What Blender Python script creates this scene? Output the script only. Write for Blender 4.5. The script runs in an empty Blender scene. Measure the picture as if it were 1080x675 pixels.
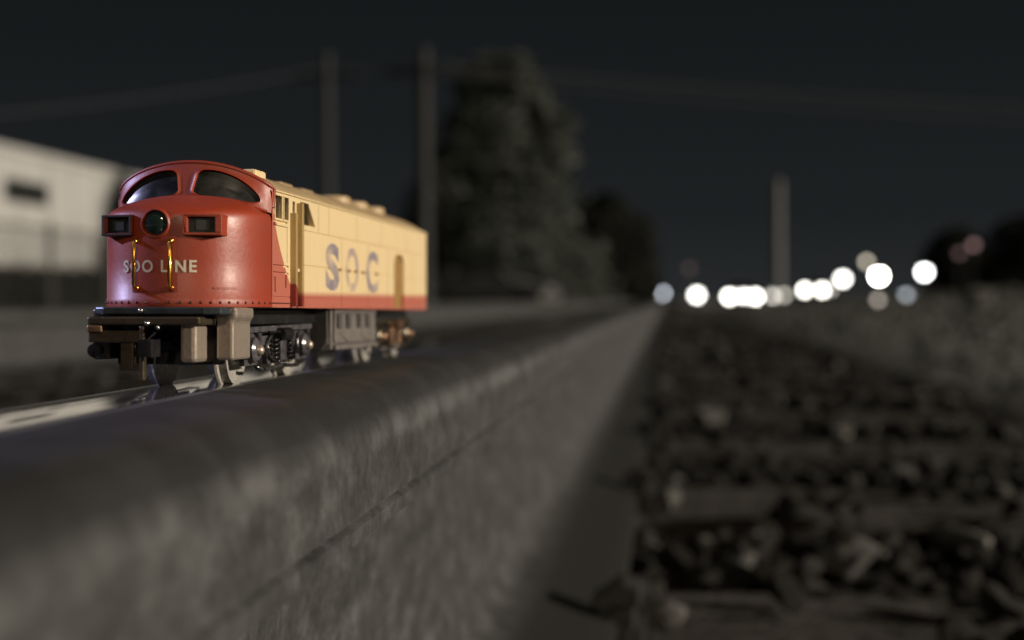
import bpy, bmesh, math, random
import numpy as np
from mathutils import Vector, Matrix
R = math.radians
random.seed(7)
rng = np.random.default_rng(7)
scene = bpy.context.scene
col = scene.collection
MM = 0.001

# ---------------------------------------------------------------- camera
F_PX = 1440.0
CAM_H = 0.0195
YAW = math.atan(163 / F_PX)
PITCH = math.atan(20.5 / F_PX)
cd = bpy.data.cameras.new('camera')
cam = bpy.data.objects.new('camera', cd)
col.objects.link(cam)
cam.location = (0, 0, CAM_H)
cam.rotation_euler = (R(90) - PITCH, 0, YAW)
cd.sensor_width = 36
cd.lens = F_PX / 1080 * 36
cd.clip_start = 0.004
cd.clip_end = 3000
cd.dof.use_dof = True
cd.dof.focus_distance = 0.318
cd.dof.aperture_fstop = 10.3
scene.camera = cam

# ---------------------------------------------------------------- sky, sun, exposure
w = bpy.data.worlds.new('World')
scene.world = w
w.use_nodes = True
nt = w.node_tree
nt.nodes.clear()
geo = nt.nodes.new('ShaderNodeTexCoord')
sep = nt.nodes.new('ShaderNodeSeparateXYZ')
ramp = nt.nodes.new('ShaderNodeValToRGB')
bg = nt.nodes.new('ShaderNodeBackground')
out = nt.nodes.new('ShaderNodeOutputWorld')
nt.links.new(geo.outputs['Generated'], sep.inputs[0])
nt.links.new(sep.outputs['Z'], ramp.inputs[0])
nt.links.new(ramp.outputs[0], bg.inputs[0])
nt.links.new(bg.outputs[0], out.inputs[0])
cr = ramp.color_ramp
cr.elements[0].position = 0.0
cr.elements[0].color = (0.0200, 0.0222, 0.0235, 1)
cr.elements[1].position = 0.25
cr.elements[1].color = (0.0066, 0.0079, 0.0088, 1)
e = cr.elements.new(0.06)
e.color = (0.0128, 0.0146, 0.0160, 1)
e = cr.elements.new(0.14)
e.color = (0.0102, 0.0118, 0.0130, 1)
bg.inputs[1].default_value = 1.0

SUN_DIR = Vector((0.95, -0.07, 0.26)).normalized()      # from the scene towards the light
sd = bpy.data.lights.new('sun', 'SUN')
sd.energy = 3.75
sd.angle = R(4)
sd.color = (1.0, 0.88, 0.72)
so = bpy.data.objects.new('sun', sd)
col.objects.link(so)
so.rotation_euler = (-SUN_DIR).to_track_quat('-Z', 'Y').to_euler()

scene.view_settings.view_transform = 'Standard'
scene.view_settings.look = 'None'
scene.view_settings.exposure = 0.0
scene.view_settings.gamma = 1.0
scene.view_settings.use_curve_mapping = False
scene.cycles.max_bounces = 6
scene.cycles.caustics_reflective = False
scene.cycles.caustics_refractive = False
scene.cycles.use_adaptive_sampling = False
scene.cycles.sample_clamp_direct = 0.0
scene.cycles.sample_clamp_indirect = 0.6
scene.cycles.blur_glossy = 0.5


# ---------------------------------------------------------------- helpers
def tag(o, label=None, cat=None, group=None, kind=None):
    if label: o['label'] = label
    if cat: o['category'] = cat
    if group: o['group'] = group
    if kind: o['kind'] = kind
    return o


def empty(name, loc=(0, 0, 0), rz=0):
    o = bpy.data.objects.new(name, None)
    o.empty_display_size = 0.01
    col.objects.link(o)
    o.location = loc
    o.rotation_euler = (0, 0, rz)
    return o


def copy_tree(o, parent=None):
    c = o.copy()
    col.objects.link(c)
    c.parent = parent
    for ch in list(o.children):
        copy_tree(ch, c)
    return c


def px(x, y, d):
    """point seen at photo pixel (x, y) at depth d (m) along the optical axis; used to derive real positions"""
    v = Vector(((x - 540) / F_PX * d, -(y - 337.5) / F_PX * d, -d))
    return cam.rotation_euler.to_matrix() @ v + Vector(cam.location)


class MB:
    """collects shapes, links them as ONE mesh"""
    def __init__(s, scale=1.0):
        s.v = []; s.f = []; s.sc = scale

    def add(s, vs, fs):
        b = len(s.v)
        s.v += [tuple(p) for p in vs]
        s.f += [tuple(b + i for i in f) for f in fs]
        return s

    def box(s, x0, x1, y0, y1, z0, z1):
        vs = [(x, y, z) for z in (z0, z1) for y in (y0, y1) for x in (x0, x1)]
        return s.add(vs, [(0, 2, 3, 1), (4, 5, 7, 6), (0, 1, 5, 4), (2, 6, 7, 3), (0, 4, 6, 2), (1, 3, 7, 5)])

    def prism(s, poly, axis, a, b):
        """poly of (u,v) extruded along axis between a and b. axis x: (y,z); y: (x,z); z: (x,y)"""
        def P(u, v, t):
            return {'x': (t, u, v), 'y': (u, t, v), 'z': (u, v, t)}[axis]
        n = len(poly)
        vs = [P(u, v, a) for u, v in poly] + [P(u, v, b) for u, v in poly]
        fs = [(i, (i + 1) % n, n + (i + 1) % n, n + i) for i in range(n)]
        fs += [tuple(range(n))[::-1], tuple(range(n, 2 * n))]
        return s.add(vs, fs)

    def lathe(s, prof, c, axis='z', n=24):
        """prof: (radius, height) along the axis from c"""
        rings = []
        for r, h in prof:
            ring = []
            for k in range(n):
                a = 2 * math.pi * k / n
                u, v = r * math.cos(a), r * math.sin(a)
                p = {'x': (h, u, v), 'y': (u, h, v), 'z': (u, v, h)}[axis]
                ring.append((c[0] + p[0], c[1] + p[1], c[2] + p[2]))
            rings.append(ring)
        return s.loft(rings, True, True)

    def loft(s, rings, closed=True, caps=False):
        n = len(rings[0])
        vs = [p for r in rings for p in r]
        fs = []
        for j in range(len(rings) - 1):
            for i in range(n if closed else n - 1):
                k = (i + 1) % n
                fs.append((j * n + i, j * n + k, (j + 1) * n + k, (j + 1) * n + i))
        if caps:
            fs.append(tuple(range(n))[::-1])
            fs.append(tuple((len(rings) - 1) * n + i for i in range(n)))
        return s.add(vs, fs)

    def tube(s, pts, r, n=8):
        pts = [Vector(p) for p in pts]
        rr = r if isinstance(r, (list, tuple)) else [r] * len(pts)
        rings = []
        up = Vector((0.13, 0.21, 0.97))
        for i, p in enumerate(pts):
            t = (pts[min(i + 1, len(pts) - 1)] - pts[max(i - 1, 0)]).normalized()
            a = t.cross(up)
            if a.length < 0.1: a = t.cross(Vector((1, 0, 0)))
            a.normalize(); b = t.cross(a)
            rings.append([p + (a * math.cos(q) + b * math.sin(q)) * rr[i] for q in [2 * math.pi * k / n for k in range(n)]])
        return s.loft(rings, True, True)

    def ball(s, c, r, n=12, m=8):
        prof = [(max(r * math.sin(math.pi * j / m), r * 0.01), -r * math.cos(math.pi * j / m)) for j in range(m + 1)]
        return s.lathe(prof, c, 'z', n)

    def build(s, name, mat, parent=None, smooth=False, bevel=0, tilt=False, recalc=True, auto=None):
        me = bpy.data.meshes.new(name)
        V = [(Vector(v) * s.sc) for v in s.v]
        if tilt:
            V = [tilt_pt(v) for v in V]
        me.from_pydata([tuple(v) for v in V], [], s.f)
        if recalc:
            bm = bmesh.new(); bm.from_mesh(me)
            bmesh.ops.remove_doubles(bm, verts=bm.verts, dist=1e-6)
            bmesh.ops.recalc_face_normals(bm, faces=bm.faces)
            bm.to_mesh(me); bm.free()
        me.validate()
        o = bpy.data.objects.new(name, me)
        col.objects.link(o)
        if parent: o.parent = parent
        if mat: me.materials.append(mat)
        if smooth:
            me.polygons.foreach_set('use_smooth', [True] * len(me.polygons))
            if auto:
                me.set_sharp_from_angle(angle=R(auto))
        if bevel:
            b = o.modifiers.new('bevel', 'BEVEL')
            b.width = bevel; b.segments = 2; b.limit_method = 'ANGLE'; b.angle_limit = R(40)
        return o


# the body shell rides a trifle nose-high on its chassis
TILT = R(0.55)
def tilt_pt(v):
    y = v.y - 0.096
    return Vector((v.x, 0.096 + y * math.cos(TILT) + (v.z - 0.018) * math.sin(TILT), v.z - y * math.sin(TILT)))


# ---------------------------------------------------------------- materials
def mat(name, color, rough=0.5, metal=0.0, spec=0.5, noise=None, bump=None, coat=0.0, vary=None, emit=None):
    """noise=(scale, colour2, contrast lo, hi); bump=(scale, strength, distance); vary = roughness spread"""
    m = bpy.data.materials.new(name)
    m.use_nodes = True
    N = m.node_tree.nodes; L = m.node_tree.links
    b = N['Principled BSDF']
    b.inputs['Base Color'].default_value = (*color, 1)
    b.inputs['Roughness'].default_value = rough
    b.inputs['Metallic'].default_value = metal
    b.inputs['Specular IOR Level'].default_value = spec
    b.inputs['Coat Weight'].default_value = coat
    tc = N.new('ShaderNodeTexCoord')
    if noise:
        sc, c2, lo, hi = noise
        n = N.new('ShaderNodeTexNoise')
        n.inputs['Scale'].default_value = sc
        n.inputs['Detail'].default_value = 6
        n.inputs['Roughness'].default_value = 0.65
        L.new(tc.outputs['Object'], n.inputs['Vector'])
        mr = N.new('ShaderNodeMapRange')
        mr.inputs[1].default_value = lo; mr.inputs[2].default_value = hi
        L.new(n.outputs['Fac'], mr.inputs[0])
        mx = N.new('ShaderNodeMix'); mx.data_type = 'RGBA'
        mx.inputs[6].default_value = (*color, 1)
        mx.inputs[7].default_value = (*c2, 1)
        L.new(mr.outputs[0], mx.inputs[0])
        L.new(mx.outputs[2], b.inputs['Base Color'])
        if vary:
            m2 = N.new('ShaderNodeMapRange')
            m2.inputs[1].default_value = 0.3; m2.inputs[2].default_value = 0.7
            m2.inputs[3].default_value = max(0.02, rough - vary); m2.inputs[4].default_value = min(1, rough + vary)
            L.new(n.outputs['Fac'], m2.inputs[0])
            L.new(m2.outputs[0], b.inputs['Roughness'])
    if bump:
        n = N.new('ShaderNodeTexNoise')
        n.inputs['Scale'].default_value = bump[0]
        n.inputs['Detail'].default_value = 5
        L.new(tc.outputs['Object'], n.inputs['Vector'])
        bp = N.new('ShaderNodeBump')
        bp.inputs['Strength'].default_value = bump[1]
        bp.inputs['Distance'].default_value = bump[2]
        L.new(n.outputs['Fac'], bp.inputs['Height'])
        L.new(bp.outputs[0], b.inputs['Normal'])
    if emit:
        b.inputs['Emission Color'].default_value = (*emit[0], 1)
        b.inputs['Emission Strength'].default_value = emit[1]
    return m


RED = (0.34, 0.043, 0.015)
CREAM = (0.83, 0.655, 0.375)
M = {}
M['red'] = mat('red_plastic', RED, 0.47, spec=0.75, noise=(120, (0.27, 0.034, 0.011), 0.35, 0.75), bump=(900, 0.22, 0.0002), vary=0.07)
M['cream'] = mat('cream_plastic', CREAM, 0.45, noise=(90, (0.78, 0.60, 0.34), 0.4, 0.8), bump=(900, 0.1, 0.0002), vary=0.08)
M['roof_cream_dimmed'] = mat('dimmed_roof_plastic', (0.56, 0.42, 0.24), 0.42, noise=(60, (0.38, 0.26, 0.13), 0.35, 0.75), bump=(500, 0.2, 0.0003), vary=0.1)  # same cream darkened; the roof's weaker light is put into its colour
M['door_shade_tan'] = mat('shade_tan_door', (0.36, 0.22, 0.075), 0.5, noise=(200, (0.30, 0.17, 0.05), 0.4, 0.7))  # tan stands in for the shade in the door recess
M['glass'] = mat('smoky_glass', (0.012, 0.014, 0.014), 0.3, spec=0.4, noise=(160, (0.035, 0.04, 0.036), 0.45, 0.75), vary=0.08)
M['black'] = mat('black_plastic', (0.030, 0.030, 0.034), 0.2, metal=0.45, spec=0.8, noise=(300, (0.05, 0.046, 0.044), 0.45, 0.7), bump=(900, 0.2, 0.0002), vary=0.1)
M['darkgrey'] = mat('grey_plastic', (0.20, 0.18, 0.17), 0.42, noise=(220, (0.13, 0.115, 0.108), 0.4, 0.7), bump=(700, 0.2, 0.0002), vary=0.08)
M['steel'] = mat('wheel_steel', (0.75, 0.72, 0.66), 0.28, metal=0.5, noise=(400, (0.5, 0.45, 0.38), 0.45, 0.7), vary=0.08)
M['pewter'] = mat('cast_metal', (0.56, 0.47, 0.39), 0.38, metal=0.6, noise=(260, (0.38, 0.32, 0.26), 0.38, 0.7), bump=(600, 0.35, 0.0003), vary=0.1)
M['dark_metal'] = mat('dark_cast_metal', (0.16, 0.125, 0.085), 0.35, metal=0.7, noise=(260, (0.05, 0.042, 0.03), 0.4, 0.7), bump=(600, 0.3, 0.0003), vary=0.1)
M['edge_glint'] = mat('edge_glint_metal', (0.30, 0.28, 0.28), .25, metal=.85, noise=(350, (0.04, .04, .042), .45, .6))  # painted glints: lighter metal for the bright outlines of the truck frames
M['truck_grey'] = mat('grey_truck_plastic', (0.12, 0.112, 0.125), .25, spec=.8, coat=.4, noise=(300, (0.05, .048, .052), .42, .62))
M['bronze'] = mat('bronzed_metal', (0.38, 0.27, 0.19), 0.38, metal=0.6, noise=(220, (0.20, 0.13, 0.085), 0.38, 0.7), bump=(600, 0.3, 0.0003))
M['brass'] = mat('brass_wire', (0.95, 0.46, 0.07), 0.22, metal=1.0)
M['copper'] = mat('coppery_metal', (0.55, 0.33, 0.2), 0.35, metal=0.8, noise=(300, (0.2, 0.12, 0.07), 0.4, 0.7))
M['white_ink'] = mat('white_lettering', (0.72, 0.66, 0.52), 0.5)
M['chrome'] = mat('silver_trim', (0.7, 0.68, 0.66), 0.2, metal=1.0)


def paint_mask(m_name, CREAM=CREAM, c2=(0.78, 0.60, 0.34), red=(0.50, 0.15, 0.105)):
    """cream shell whose red base stripe sweeps up over the cab (real paint scheme, in object space)"""
    m = mat(m_name, CREAM, 0.45, noise=(90, c2, 0.4, 0.8), bump=(900, 0.1, 0.0002), vary=0.08)
    N = m.node_tree.nodes; L = m.node_tree.links
    b = N['Principled BSDF']
    src = b.inputs['Base Color'].links[0].from_socket
    tc = N.new('ShaderNodeTexCoord')
    sp = N.new('ShaderNodeSeparateXYZ')
    L.new(tc.outputs['Object'], sp.inputs[0])
    def math_(op, a, c):
        n = N.new('ShaderNodeMath'); n.operation = op
        for i, q in enumerate((a, c)):
            if q is None: continue
            if isinstance(q, (int, float)): n.inputs[i].default_value = q
            else: L.new(q, n.inputs[i])
        return n.outputs[0]
    z = math_('MULTIPLY', sp.outputs['Z'], 1000.0)
    y = math_('MULTIPLY', sp.outputs['Y'], 1000.0)
    t = math_('MAXIMUM', math_('SUBTRACT', 42.0, z), 0.0)
    t = math_('DIVIDE', t, 20.0)
    t = math_('POWER', t, 1.5)
    yb = math_('ADD', math_('MULTIPLY', t, 15.0), 23.4)
    front = math_('LESS_THAN', y, yb)
    sm = N.new('ShaderNodeMapRange'); sm.inputs[1].default_value = 22.4; sm.inputs[2].default_value = 20.9
    L.new(z, sm.inputs[0]); low = sm.outputs[0]
    f = math_('MAXIMUM', front, low)
    mx = N.new('ShaderNodeMix'); mx.data_type = 'RGBA'
    L.new(f, mx.inputs[0]); L.new(src, mx.inputs[6])
    mx.inputs[7].default_value = (*red, 1)
    L.new(mx.outputs[2], b.inputs['Base Color'])
    return m


M['side'] = paint_mask('two_tone_shell')
M['post'] = paint_mask('shaded_post', (0.42, 0.30, 0.13), (0.36, 0.25, 0.10), (0.22, 0.03, 0.02))  # darker copy of the shell paint; tan and maroon are painted shade


def faded_ink():
    m = mat('faded_violet_ink', (0.25, 0.215, 0.27), 0.5, noise=(150, (0.66, 0.52, 0.36), 0.42, 0.68))
    return m


M['violet'] = faded_ink()
M['violet_pale'] = mat('washed_out_ink', (0.33, 0.27, 0.32), 0.5, noise=(150, (0.72, 0.56, 0.34), 0.40, 0.62))


# ================================================================= THE SETTING
def axis_steps(a, b, near, grow):
    xs = [0.0]; s = near
    while xs[-1] < b: xs.append(xs[-1] + s); s *= grow
    ys = [0.0]; s = near
    while ys[-1] > a: ys.append(ys[-1] - s); s *= grow
    return np.array(sorted(set(ys + xs)))


def hsh(x, y):
    v = np.zeros_like(x)
    for k, (a, b, c, am) in enumerate([(1.7, 0.9, 0.3, 1.0), (-2.9, 3.1, 1.1, .6), (6.1, 5.3, 2.1, .35), (13.7, -11.3, .7, .2)]):
        v += am * np.sin(x * a + y * b + c + 1.3 * np.sin(y * a * 0.7 + k))
    return v


def terrain_z(x, y):
    x = np.asarray(x, float); y = np.asarray(y, float)
    z = np.full(np.broadcast(x, y).shape, -0.205)
    r = np.clip((x - 0.55) / 9.0, 0, 1.4)
    z = z + 0.60 * r * np.clip(y / 22.0, 0.10, 1.0) * np.clip((70 - y) / 35.0, 0, 1)
    z = z + 0.012 * hsh(x * 3, y * 3) * np.clip((x - 0.3) / 1.0, 0, 1)
    z = z + 0.02 * hsh(x * .8, y * .8) * np.clip((x - 0.8) / 2.0, 0, 1)
    z = z - 0.05 * np.clip((-x - 2.6) / 1.5, 0, 1) * 1.0
    return z


xs = axis_steps(-700, 700, 0.06, 1.06)
ys = axis_steps(-60, 1500, 0.07, 1.05)
X, Y = np.meshgrid(xs, ys)
Z = terrain_z(X, Y)
vs = np.stack([X, Y, Z], -1).reshape(-1, 3)
nx, ny = len(xs), len(ys)
idx = np.arange(nx * ny).reshape(ny, nx)
fs = np.stack([idx[:-1, :-1], idx[:-1, 1:], idx[1:, 1:], idx[1:, :-1]], -1).reshape(-1, 4)
me = bpy.data.meshes.new('ground')
me.from_pydata(vs.tolist(), [], fs.tolist())
me.polygons.foreach_set('use_smooth', [True] * len(me.polygons))
ground = bpy.data.objects.new('ground', me)
col.objects.link(ground)
tag(ground, kind='structure')
gm = mat('dirt_and_dead_grass', (0.155, 0.160, 0.150), 0.95, spec=0.1, noise=(1.1, (0.31, 0.32, 0.30), 0.32, 0.72), bump=(9, 1.0, 0.05))
# trackbed cinders are darker than the dry verge beyond them
N = gm.node_tree.nodes; L = gm.node_tree.links
b = N['Principled BSDF']
src = b.inputs['Base Color'].links[0].from_socket
tc = N.new('ShaderNodeTexCoord'); sp = N.new('ShaderNodeSeparateXYZ'); L.new(tc.outputs['Object'], sp.inputs[0])
nz = N.new('ShaderNodeTexNoise'); nz.inputs['Scale'].default_value = 1.3; nz.inputs['Detail'].default_value = 4
L.new(tc.outputs['Object'], nz.inputs['Vector'])
ad = N.new('ShaderNodeMath'); ad.operation = 'MULTIPLY_ADD'
L.new(nz.outputs['Fac'], ad.inputs[0]); ad.inputs[1].default_value = 1.1; L.new(sp.outputs['X'], ad.inputs[2])
mr = N.new('ShaderNodeMapRange'); mr.inputs[1].default_value = 1.0; mr.inputs[2].default_value = 2.1
L.new(ad.outputs[0], mr.inputs[0])
mr2 = N.new('ShaderNodeMapRange'); mr2.inputs[1].default_value = -1.6; mr2.inputs[2].default_value = -2.2
L.new(ad.outputs[0], mr2.inputs[0])
mxx = N.new('ShaderNodeMath'); mxx.operation = 'MAXIMUM'
L.new(mr.outputs[0], mxx.inputs[0]); L.new(mr2.outputs[0], mxx.inputs[1])
mx = N.new('ShaderNodeMix'); mx.data_type = 'RGBA'
L.new(mxx.outputs[0], mx.inputs[0])
mx.inputs[6].default_value = (0.020, 0.019, 0.018, 1)
me.materials.append(gm)
L.new(src, mx.inputs[7]); L.new(mx.outputs[2], b.inputs['Base Color'])

# ---------------------------------------------------------------- rails
def rail_material(name, gloss):
    m = bpy.data.materials.new(name); m.use_nodes = True
    N = m.node_tree.nodes; L = m.node_tree.links
    b = N['Principled BSDF']
    tc = N.new('ShaderNodeTexCoord')
    sp = N.new('ShaderNodeSeparateXYZ'); L.new(tc.outputs['Object'], sp.inputs[0])
    # rust, streaked down the sides
    mp = N.new('ShaderNodeMapping'); mp.inputs['Scale'].default_value = (60, 42, 75)
    L.new(tc.outputs['Object'], mp.inputs[0])
    n1 = N.new('ShaderNodeTexNoise'); n1.inputs['Scale'].default_value = 1.0; n1.inputs['Detail'].default_value = 8
    n1.inputs['Roughness'].default_value = 0.7
    L.new(mp.outputs[0], n1.inputs['Vector'])
    n2 = N.new('ShaderNodeTexNoise'); n2.inputs['Scale'].default_value = 330; n2.inputs['Detail'].default_value = 6
    L.new(tc.outputs['Object'], n2.inputs['Vector'])
    cr = N.new('ShaderNodeValToRGB')
    cr.color_ramp.elements[0].position = 0.30; cr.color_ramp.elements[0].color = (0.026, 0.027, 0.0275, 1)
    cr.color_ramp.elements[1].position = 0.72; cr.color_ramp.elements[1].color = (0.128, 0.133, 0.135, 1)
    e = cr.color_ramp.elements.new(0.5); e.color = (0.060, 0.062, 0.063, 1)
    L.new(n1.outputs['Fac'], cr.inputs[0])
    mx = N.new('ShaderNodeMix'); mx.data_type = 'RGBA'; mx.blend_type = 'MULTIPLY'; mx.inputs[0].default_value = 0.55
    L.new(cr.outputs[0], mx.inputs[6])
    c2 = N.new('ShaderNodeValToRGB')
    c2.color_ramp.elements[0].position = 0.3; c2.color_ramp.elements[0].color = (0.45, 0.43, 0.40, 1)
    c2.color_ramp.elements[1].position = 0.62; c2.color_ramp.elements[1].color = (1, 1, 1, 1)
    L.new(n2.outputs['Fac'], c2.inputs[0]); L.new(c2.outputs[0], mx.inputs[7])
    # running surface: polished top band
    mr = N.new('ShaderNodeMapRange'); mr.inputs[1].default_value = -0.0020; mr.inputs[2].default_value = -0.0010
    L.new(sp.outputs['Z'], mr.inputs[0])
    # break the polish up with wear and oil
    n3 = N.new('ShaderNodeTexNoise'); n3.inputs['Scale'].default_value = 1.0; n3.inputs['Detail'].default_value = 5
    mp3 = N.new('ShaderNodeMapping'); mp3.inputs['Scale'].default_value = (160, 16, 160)
    L.new(tc.outputs['Object'], mp3.inputs[0]); L.new(mp3.outputs[0], n3.inputs['Vector'])
    top = mr.outputs[0]
    spx = N.new('ShaderNodeMapRange'); spx.inputs[1].default_value = 0.0065; spx.inputs[2].default_value = 0.0035
    L.new(sp.outputs['X'], spx.inputs[0])
    tmul = N.new('ShaderNodeMath'); tmul.operation = 'MULTIPLY'
    L.new(top, tmul.inputs[0]); L.new(spx.outputs[0], tmul.inputs[1]); top = tmul.outputs[0]
    mc = N.new('ShaderNodeMix'); mc.data_type = 'RGBA'
    L.new(top, mc.inputs[0]); L.new(mx.outputs[2], mc.inputs[6])
    ct = N.new('ShaderNodeValToRGB')
    ct.color_ramp.elements[0].position = 0.35; ct.color_ramp.elements[0].color = (0.34, 0.335, 0.33, 1)
    ct.color_ramp.elements[1].position = 0.7; ct.color_ramp.elements[1].color = (0.62, 0.61, 0.59, 1)
    L.new(n3.outputs['Fac'], ct.inputs[0]); L.new(ct.outputs[0], mc.inputs[7])
    L.new(mc.outputs[2], b.inputs['Base Color'])
    k1 = N.new('ShaderNodeMapRange'); k1.inputs[1].default_value = -0.0105; k1.inputs[2].default_value = -0.0045  # upper head coloured dark, in place of its dark reflection
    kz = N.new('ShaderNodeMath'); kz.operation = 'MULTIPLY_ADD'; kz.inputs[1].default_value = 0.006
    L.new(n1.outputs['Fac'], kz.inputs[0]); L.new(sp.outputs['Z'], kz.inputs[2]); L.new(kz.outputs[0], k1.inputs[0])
    k2 = N.new('ShaderNodeMapRange'); k2.inputs[1].default_value = -0.136; k2.inputs[2].default_value = -0.147  # foot painted darker; the weak light on its flat top is in the colour
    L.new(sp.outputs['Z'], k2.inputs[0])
    k3 = N.new('ShaderNodeMapRange'); k3.inputs[1].default_value = -0.017; k3.inputs[2].default_value = -0.011
    L.new(sp.outputs['Z'], k3.inputs[0])
    k3n = N.new('ShaderNodeMapRange'); k3n.inputs[1].default_value = 0.42; k3n.inputs[2].default_value = 0.62
    n4 = N.new('ShaderNodeTexNoise'); n4.inputs['Scale'].default_value = 48; n4.inputs['Detail'].default_value = 7
    L.new(tc.outputs['Object'], n4.inputs['Vector']); L.new(n4.outputs['Fac'], k3n.inputs[0])
    k3m = N.new('ShaderNodeMath'); k3m.operation = 'MULTIPLY'
    L.new(k3.outputs[0], k3m.inputs[0]); L.new(k3n.outputs[0], k3m.inputs[1])
    mw = N.new('ShaderNodeMix'); mw.data_type = 'RGBA'
    k3s = N.new('ShaderNodeMath'); k3s.operation = 'MULTIPLY'; k3s.inputs[1].default_value = .75
    L.new(k3m.outputs[0], k3s.inputs[0]); L.new(k3s.outputs[0], mw.inputs[0])
    L.new(mx.outputs[2], mw.inputs[6]); mw.inputs[7].default_value = (0.17, 0.174, 0.176, 1)
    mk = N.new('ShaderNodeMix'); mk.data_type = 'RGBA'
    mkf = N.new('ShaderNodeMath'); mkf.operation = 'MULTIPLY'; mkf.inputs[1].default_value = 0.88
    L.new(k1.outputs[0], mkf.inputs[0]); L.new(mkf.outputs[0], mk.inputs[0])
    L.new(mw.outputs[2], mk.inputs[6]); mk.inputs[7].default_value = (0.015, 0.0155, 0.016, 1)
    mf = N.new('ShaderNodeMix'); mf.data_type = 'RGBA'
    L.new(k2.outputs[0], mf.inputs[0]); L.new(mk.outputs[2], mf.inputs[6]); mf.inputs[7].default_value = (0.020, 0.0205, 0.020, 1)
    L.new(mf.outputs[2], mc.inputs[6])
    me_ = N.new('ShaderNodeMath'); me_.operation = 'MULTIPLY'; me_.inputs[1].default_value = 0.9
    L.new(top, me_.inputs[0]); L.new(me_.outputs[0], b.inputs['Metallic'])
    rr = N.new('ShaderNodeMapRange'); rr.inputs[3].default_value = 0.62; rr.inputs[4].default_value = gloss
    L.new(top, rr.inputs[0])
    ra = N.new('ShaderNodeMath'); ra.operation = 'MULTIPLY_ADD'; ra.inputs[1].default_value = 0.07
    L.new(n3.outputs['Fac'], ra.inputs[0]); L.new(rr.outputs[0], ra.inputs[2])
    L.new(ra.outputs[0], b.inputs['Roughness'])
    b.inputs['Specular IOR Level'].default_value = 0.35
    bp = N.new('ShaderNodeBump'); bp.inputs['Distance'].default_value = 0.0006
    bs = N.new('ShaderNodeMapRange'); bs.inputs[3].default_value = 0.3; bs.inputs[4].default_value = 0.004
    L.new(top, bs.inputs[0]); L.new(bs.outputs[0], bp.inputs['Strength'])
    L.new(n2.outputs['Fac'], bp.inputs['Height']); L.new(bp.outputs[0], b.inputs['Normal'])
    return m


def rail_profile():
    """one half (x >= 0), from the crown down, mm, z = 0 at the crown"""
    p = []
    for i in range(13):
        x = 22.0 * i / 12
        p.append((x, -x * x / 400.0))
    x0, z0 = p[-1]
    r = 14.5
    for i in range(1, 9):
        a = R(83.7) * i / 8 + R(6.3)
        p.append((x0 + r * (math.sin(a) - math.sin(R(6.3))), z0 - r * (math.cos(R(6.3)) - math.cos(a))))
    xe, ze = p[-1]
    p.append((xe + 0.7, -28.6))
    p.append((xe - 0.9, -29.1))
    p.append((xe - 0.9, -29.9))
    p.append((xe + 0.8, -30.9))
    p.append((xe + 0.5, -34.5))
    p.append((xe - 2.5, -36.5))
    p += [(15, -38.5), (11, -42), (9.2, -50), (8.2, -70), (8.2, -100), (10, -122), (14, -134), (22, -141), (34, -146), (60, -155), (74, -159), (77, -161), (77.5, -170)]
    return p


def make_rail(name, xc, label, gloss):
    half = rail_profile()
    loop = half + [(-x, z) for x, z in half[::-1] if x > 0]
    mb = MB(MM)
    ysr = [-600, -200, 0, 100, 200, 300, 400, 500, 600, 800, 1000, 1500, 2500, 5000, 10000, 30000, 100000, 300000]
    mb.loft([[(x, y, z) for x, z in loop] for y in ysr], True, True)
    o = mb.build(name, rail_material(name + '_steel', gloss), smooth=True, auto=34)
    o.location = (xc, 0, 0)
    tag(o, label, 'rail')
    return o


RAIL_X = -0.1035
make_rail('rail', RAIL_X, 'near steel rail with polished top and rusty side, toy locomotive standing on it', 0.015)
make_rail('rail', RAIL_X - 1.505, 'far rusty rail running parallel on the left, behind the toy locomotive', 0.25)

# ---------------------------------------------------------------- ties
M['tie'] = mat('weathered_timber', (0.045, 0.042, 0.038), 0.9, spec=0.2, noise=(14, (0.10, 0.094, 0.086), 0.42, 0.72), bump=(60, 1.0, 0.004))
M['plate'] = mat('rusty_plate', (0.018, 0.018, 0.017), 0.7, metal=0.1, noise=(60, (0.035, 0.033, 0.031), 0.4, 0.7), bump=(150, 0.6, 0.001))


def make_tie():
    root = empty('railroad_tie')
    mb = MB()
    n = 22
    L0, L1 = -2.15, 0.50
    rings = []
    for i in range(n):
        x = L0 + (L1 - L0) * i / (n - 1)
        j = lambda a: random.uniform(-a, a)
        rings.append([(x, -0.115 + j(.004), -0.36), (x, -0.115 + j(.006), -0.184), (x, -0.106 + j(.005), -0.176 + j(.002)), (x, -0.04, -0.1745 + j(.002)),
                      (x, 0.04, -0.1745 + j(.003)), (x, 0.106 + j(.005), -0.177 + j(.002)), (x, 0.115 + j(.006), -0.185), (x, 0.115 + j(.004), -0.36)])
    mb.loft(rings, True, True)
    mb.build('timber', M['tie'], root)
    for xc in (RAIL_X, RAIL_X - 1.505):
        pb = MB(); pb.box(xc - 0.105, xc + 0.098, -0.09, 0.09, -0.1735, -0.1702)
        pb.box(xc + 0.0785, xc + 0.092, -0.09, 0.09, -0.170, -0.162)
        pb.box(xc - 0.092, xc - 0.0785, -0.09, 0.09, -0.170, -0.162)
        pb.build('tie_plate', M['plate'], root, bevel=0.002)
        for sx, yy in ((1, -0.05), (-1, 0.05)):
            s = MB()
            x = xc + sx * 0.079
            s.box(x - 0.008, x + 0.008, yy - 0.008, yy + 0.008, -0.30, -0.150)
            s.prism([(x - sx * 0.018, -0.152), (x - sx * 0.016, -0.146), (x, -0.135), (x + sx * 0.011, -0.139), (x + sx * 0.011, -0.150)], 'y', yy - 0.012, yy + 0.012)
            s.build('spike', M['plate'], root, bevel=0.002)
    return root


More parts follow.
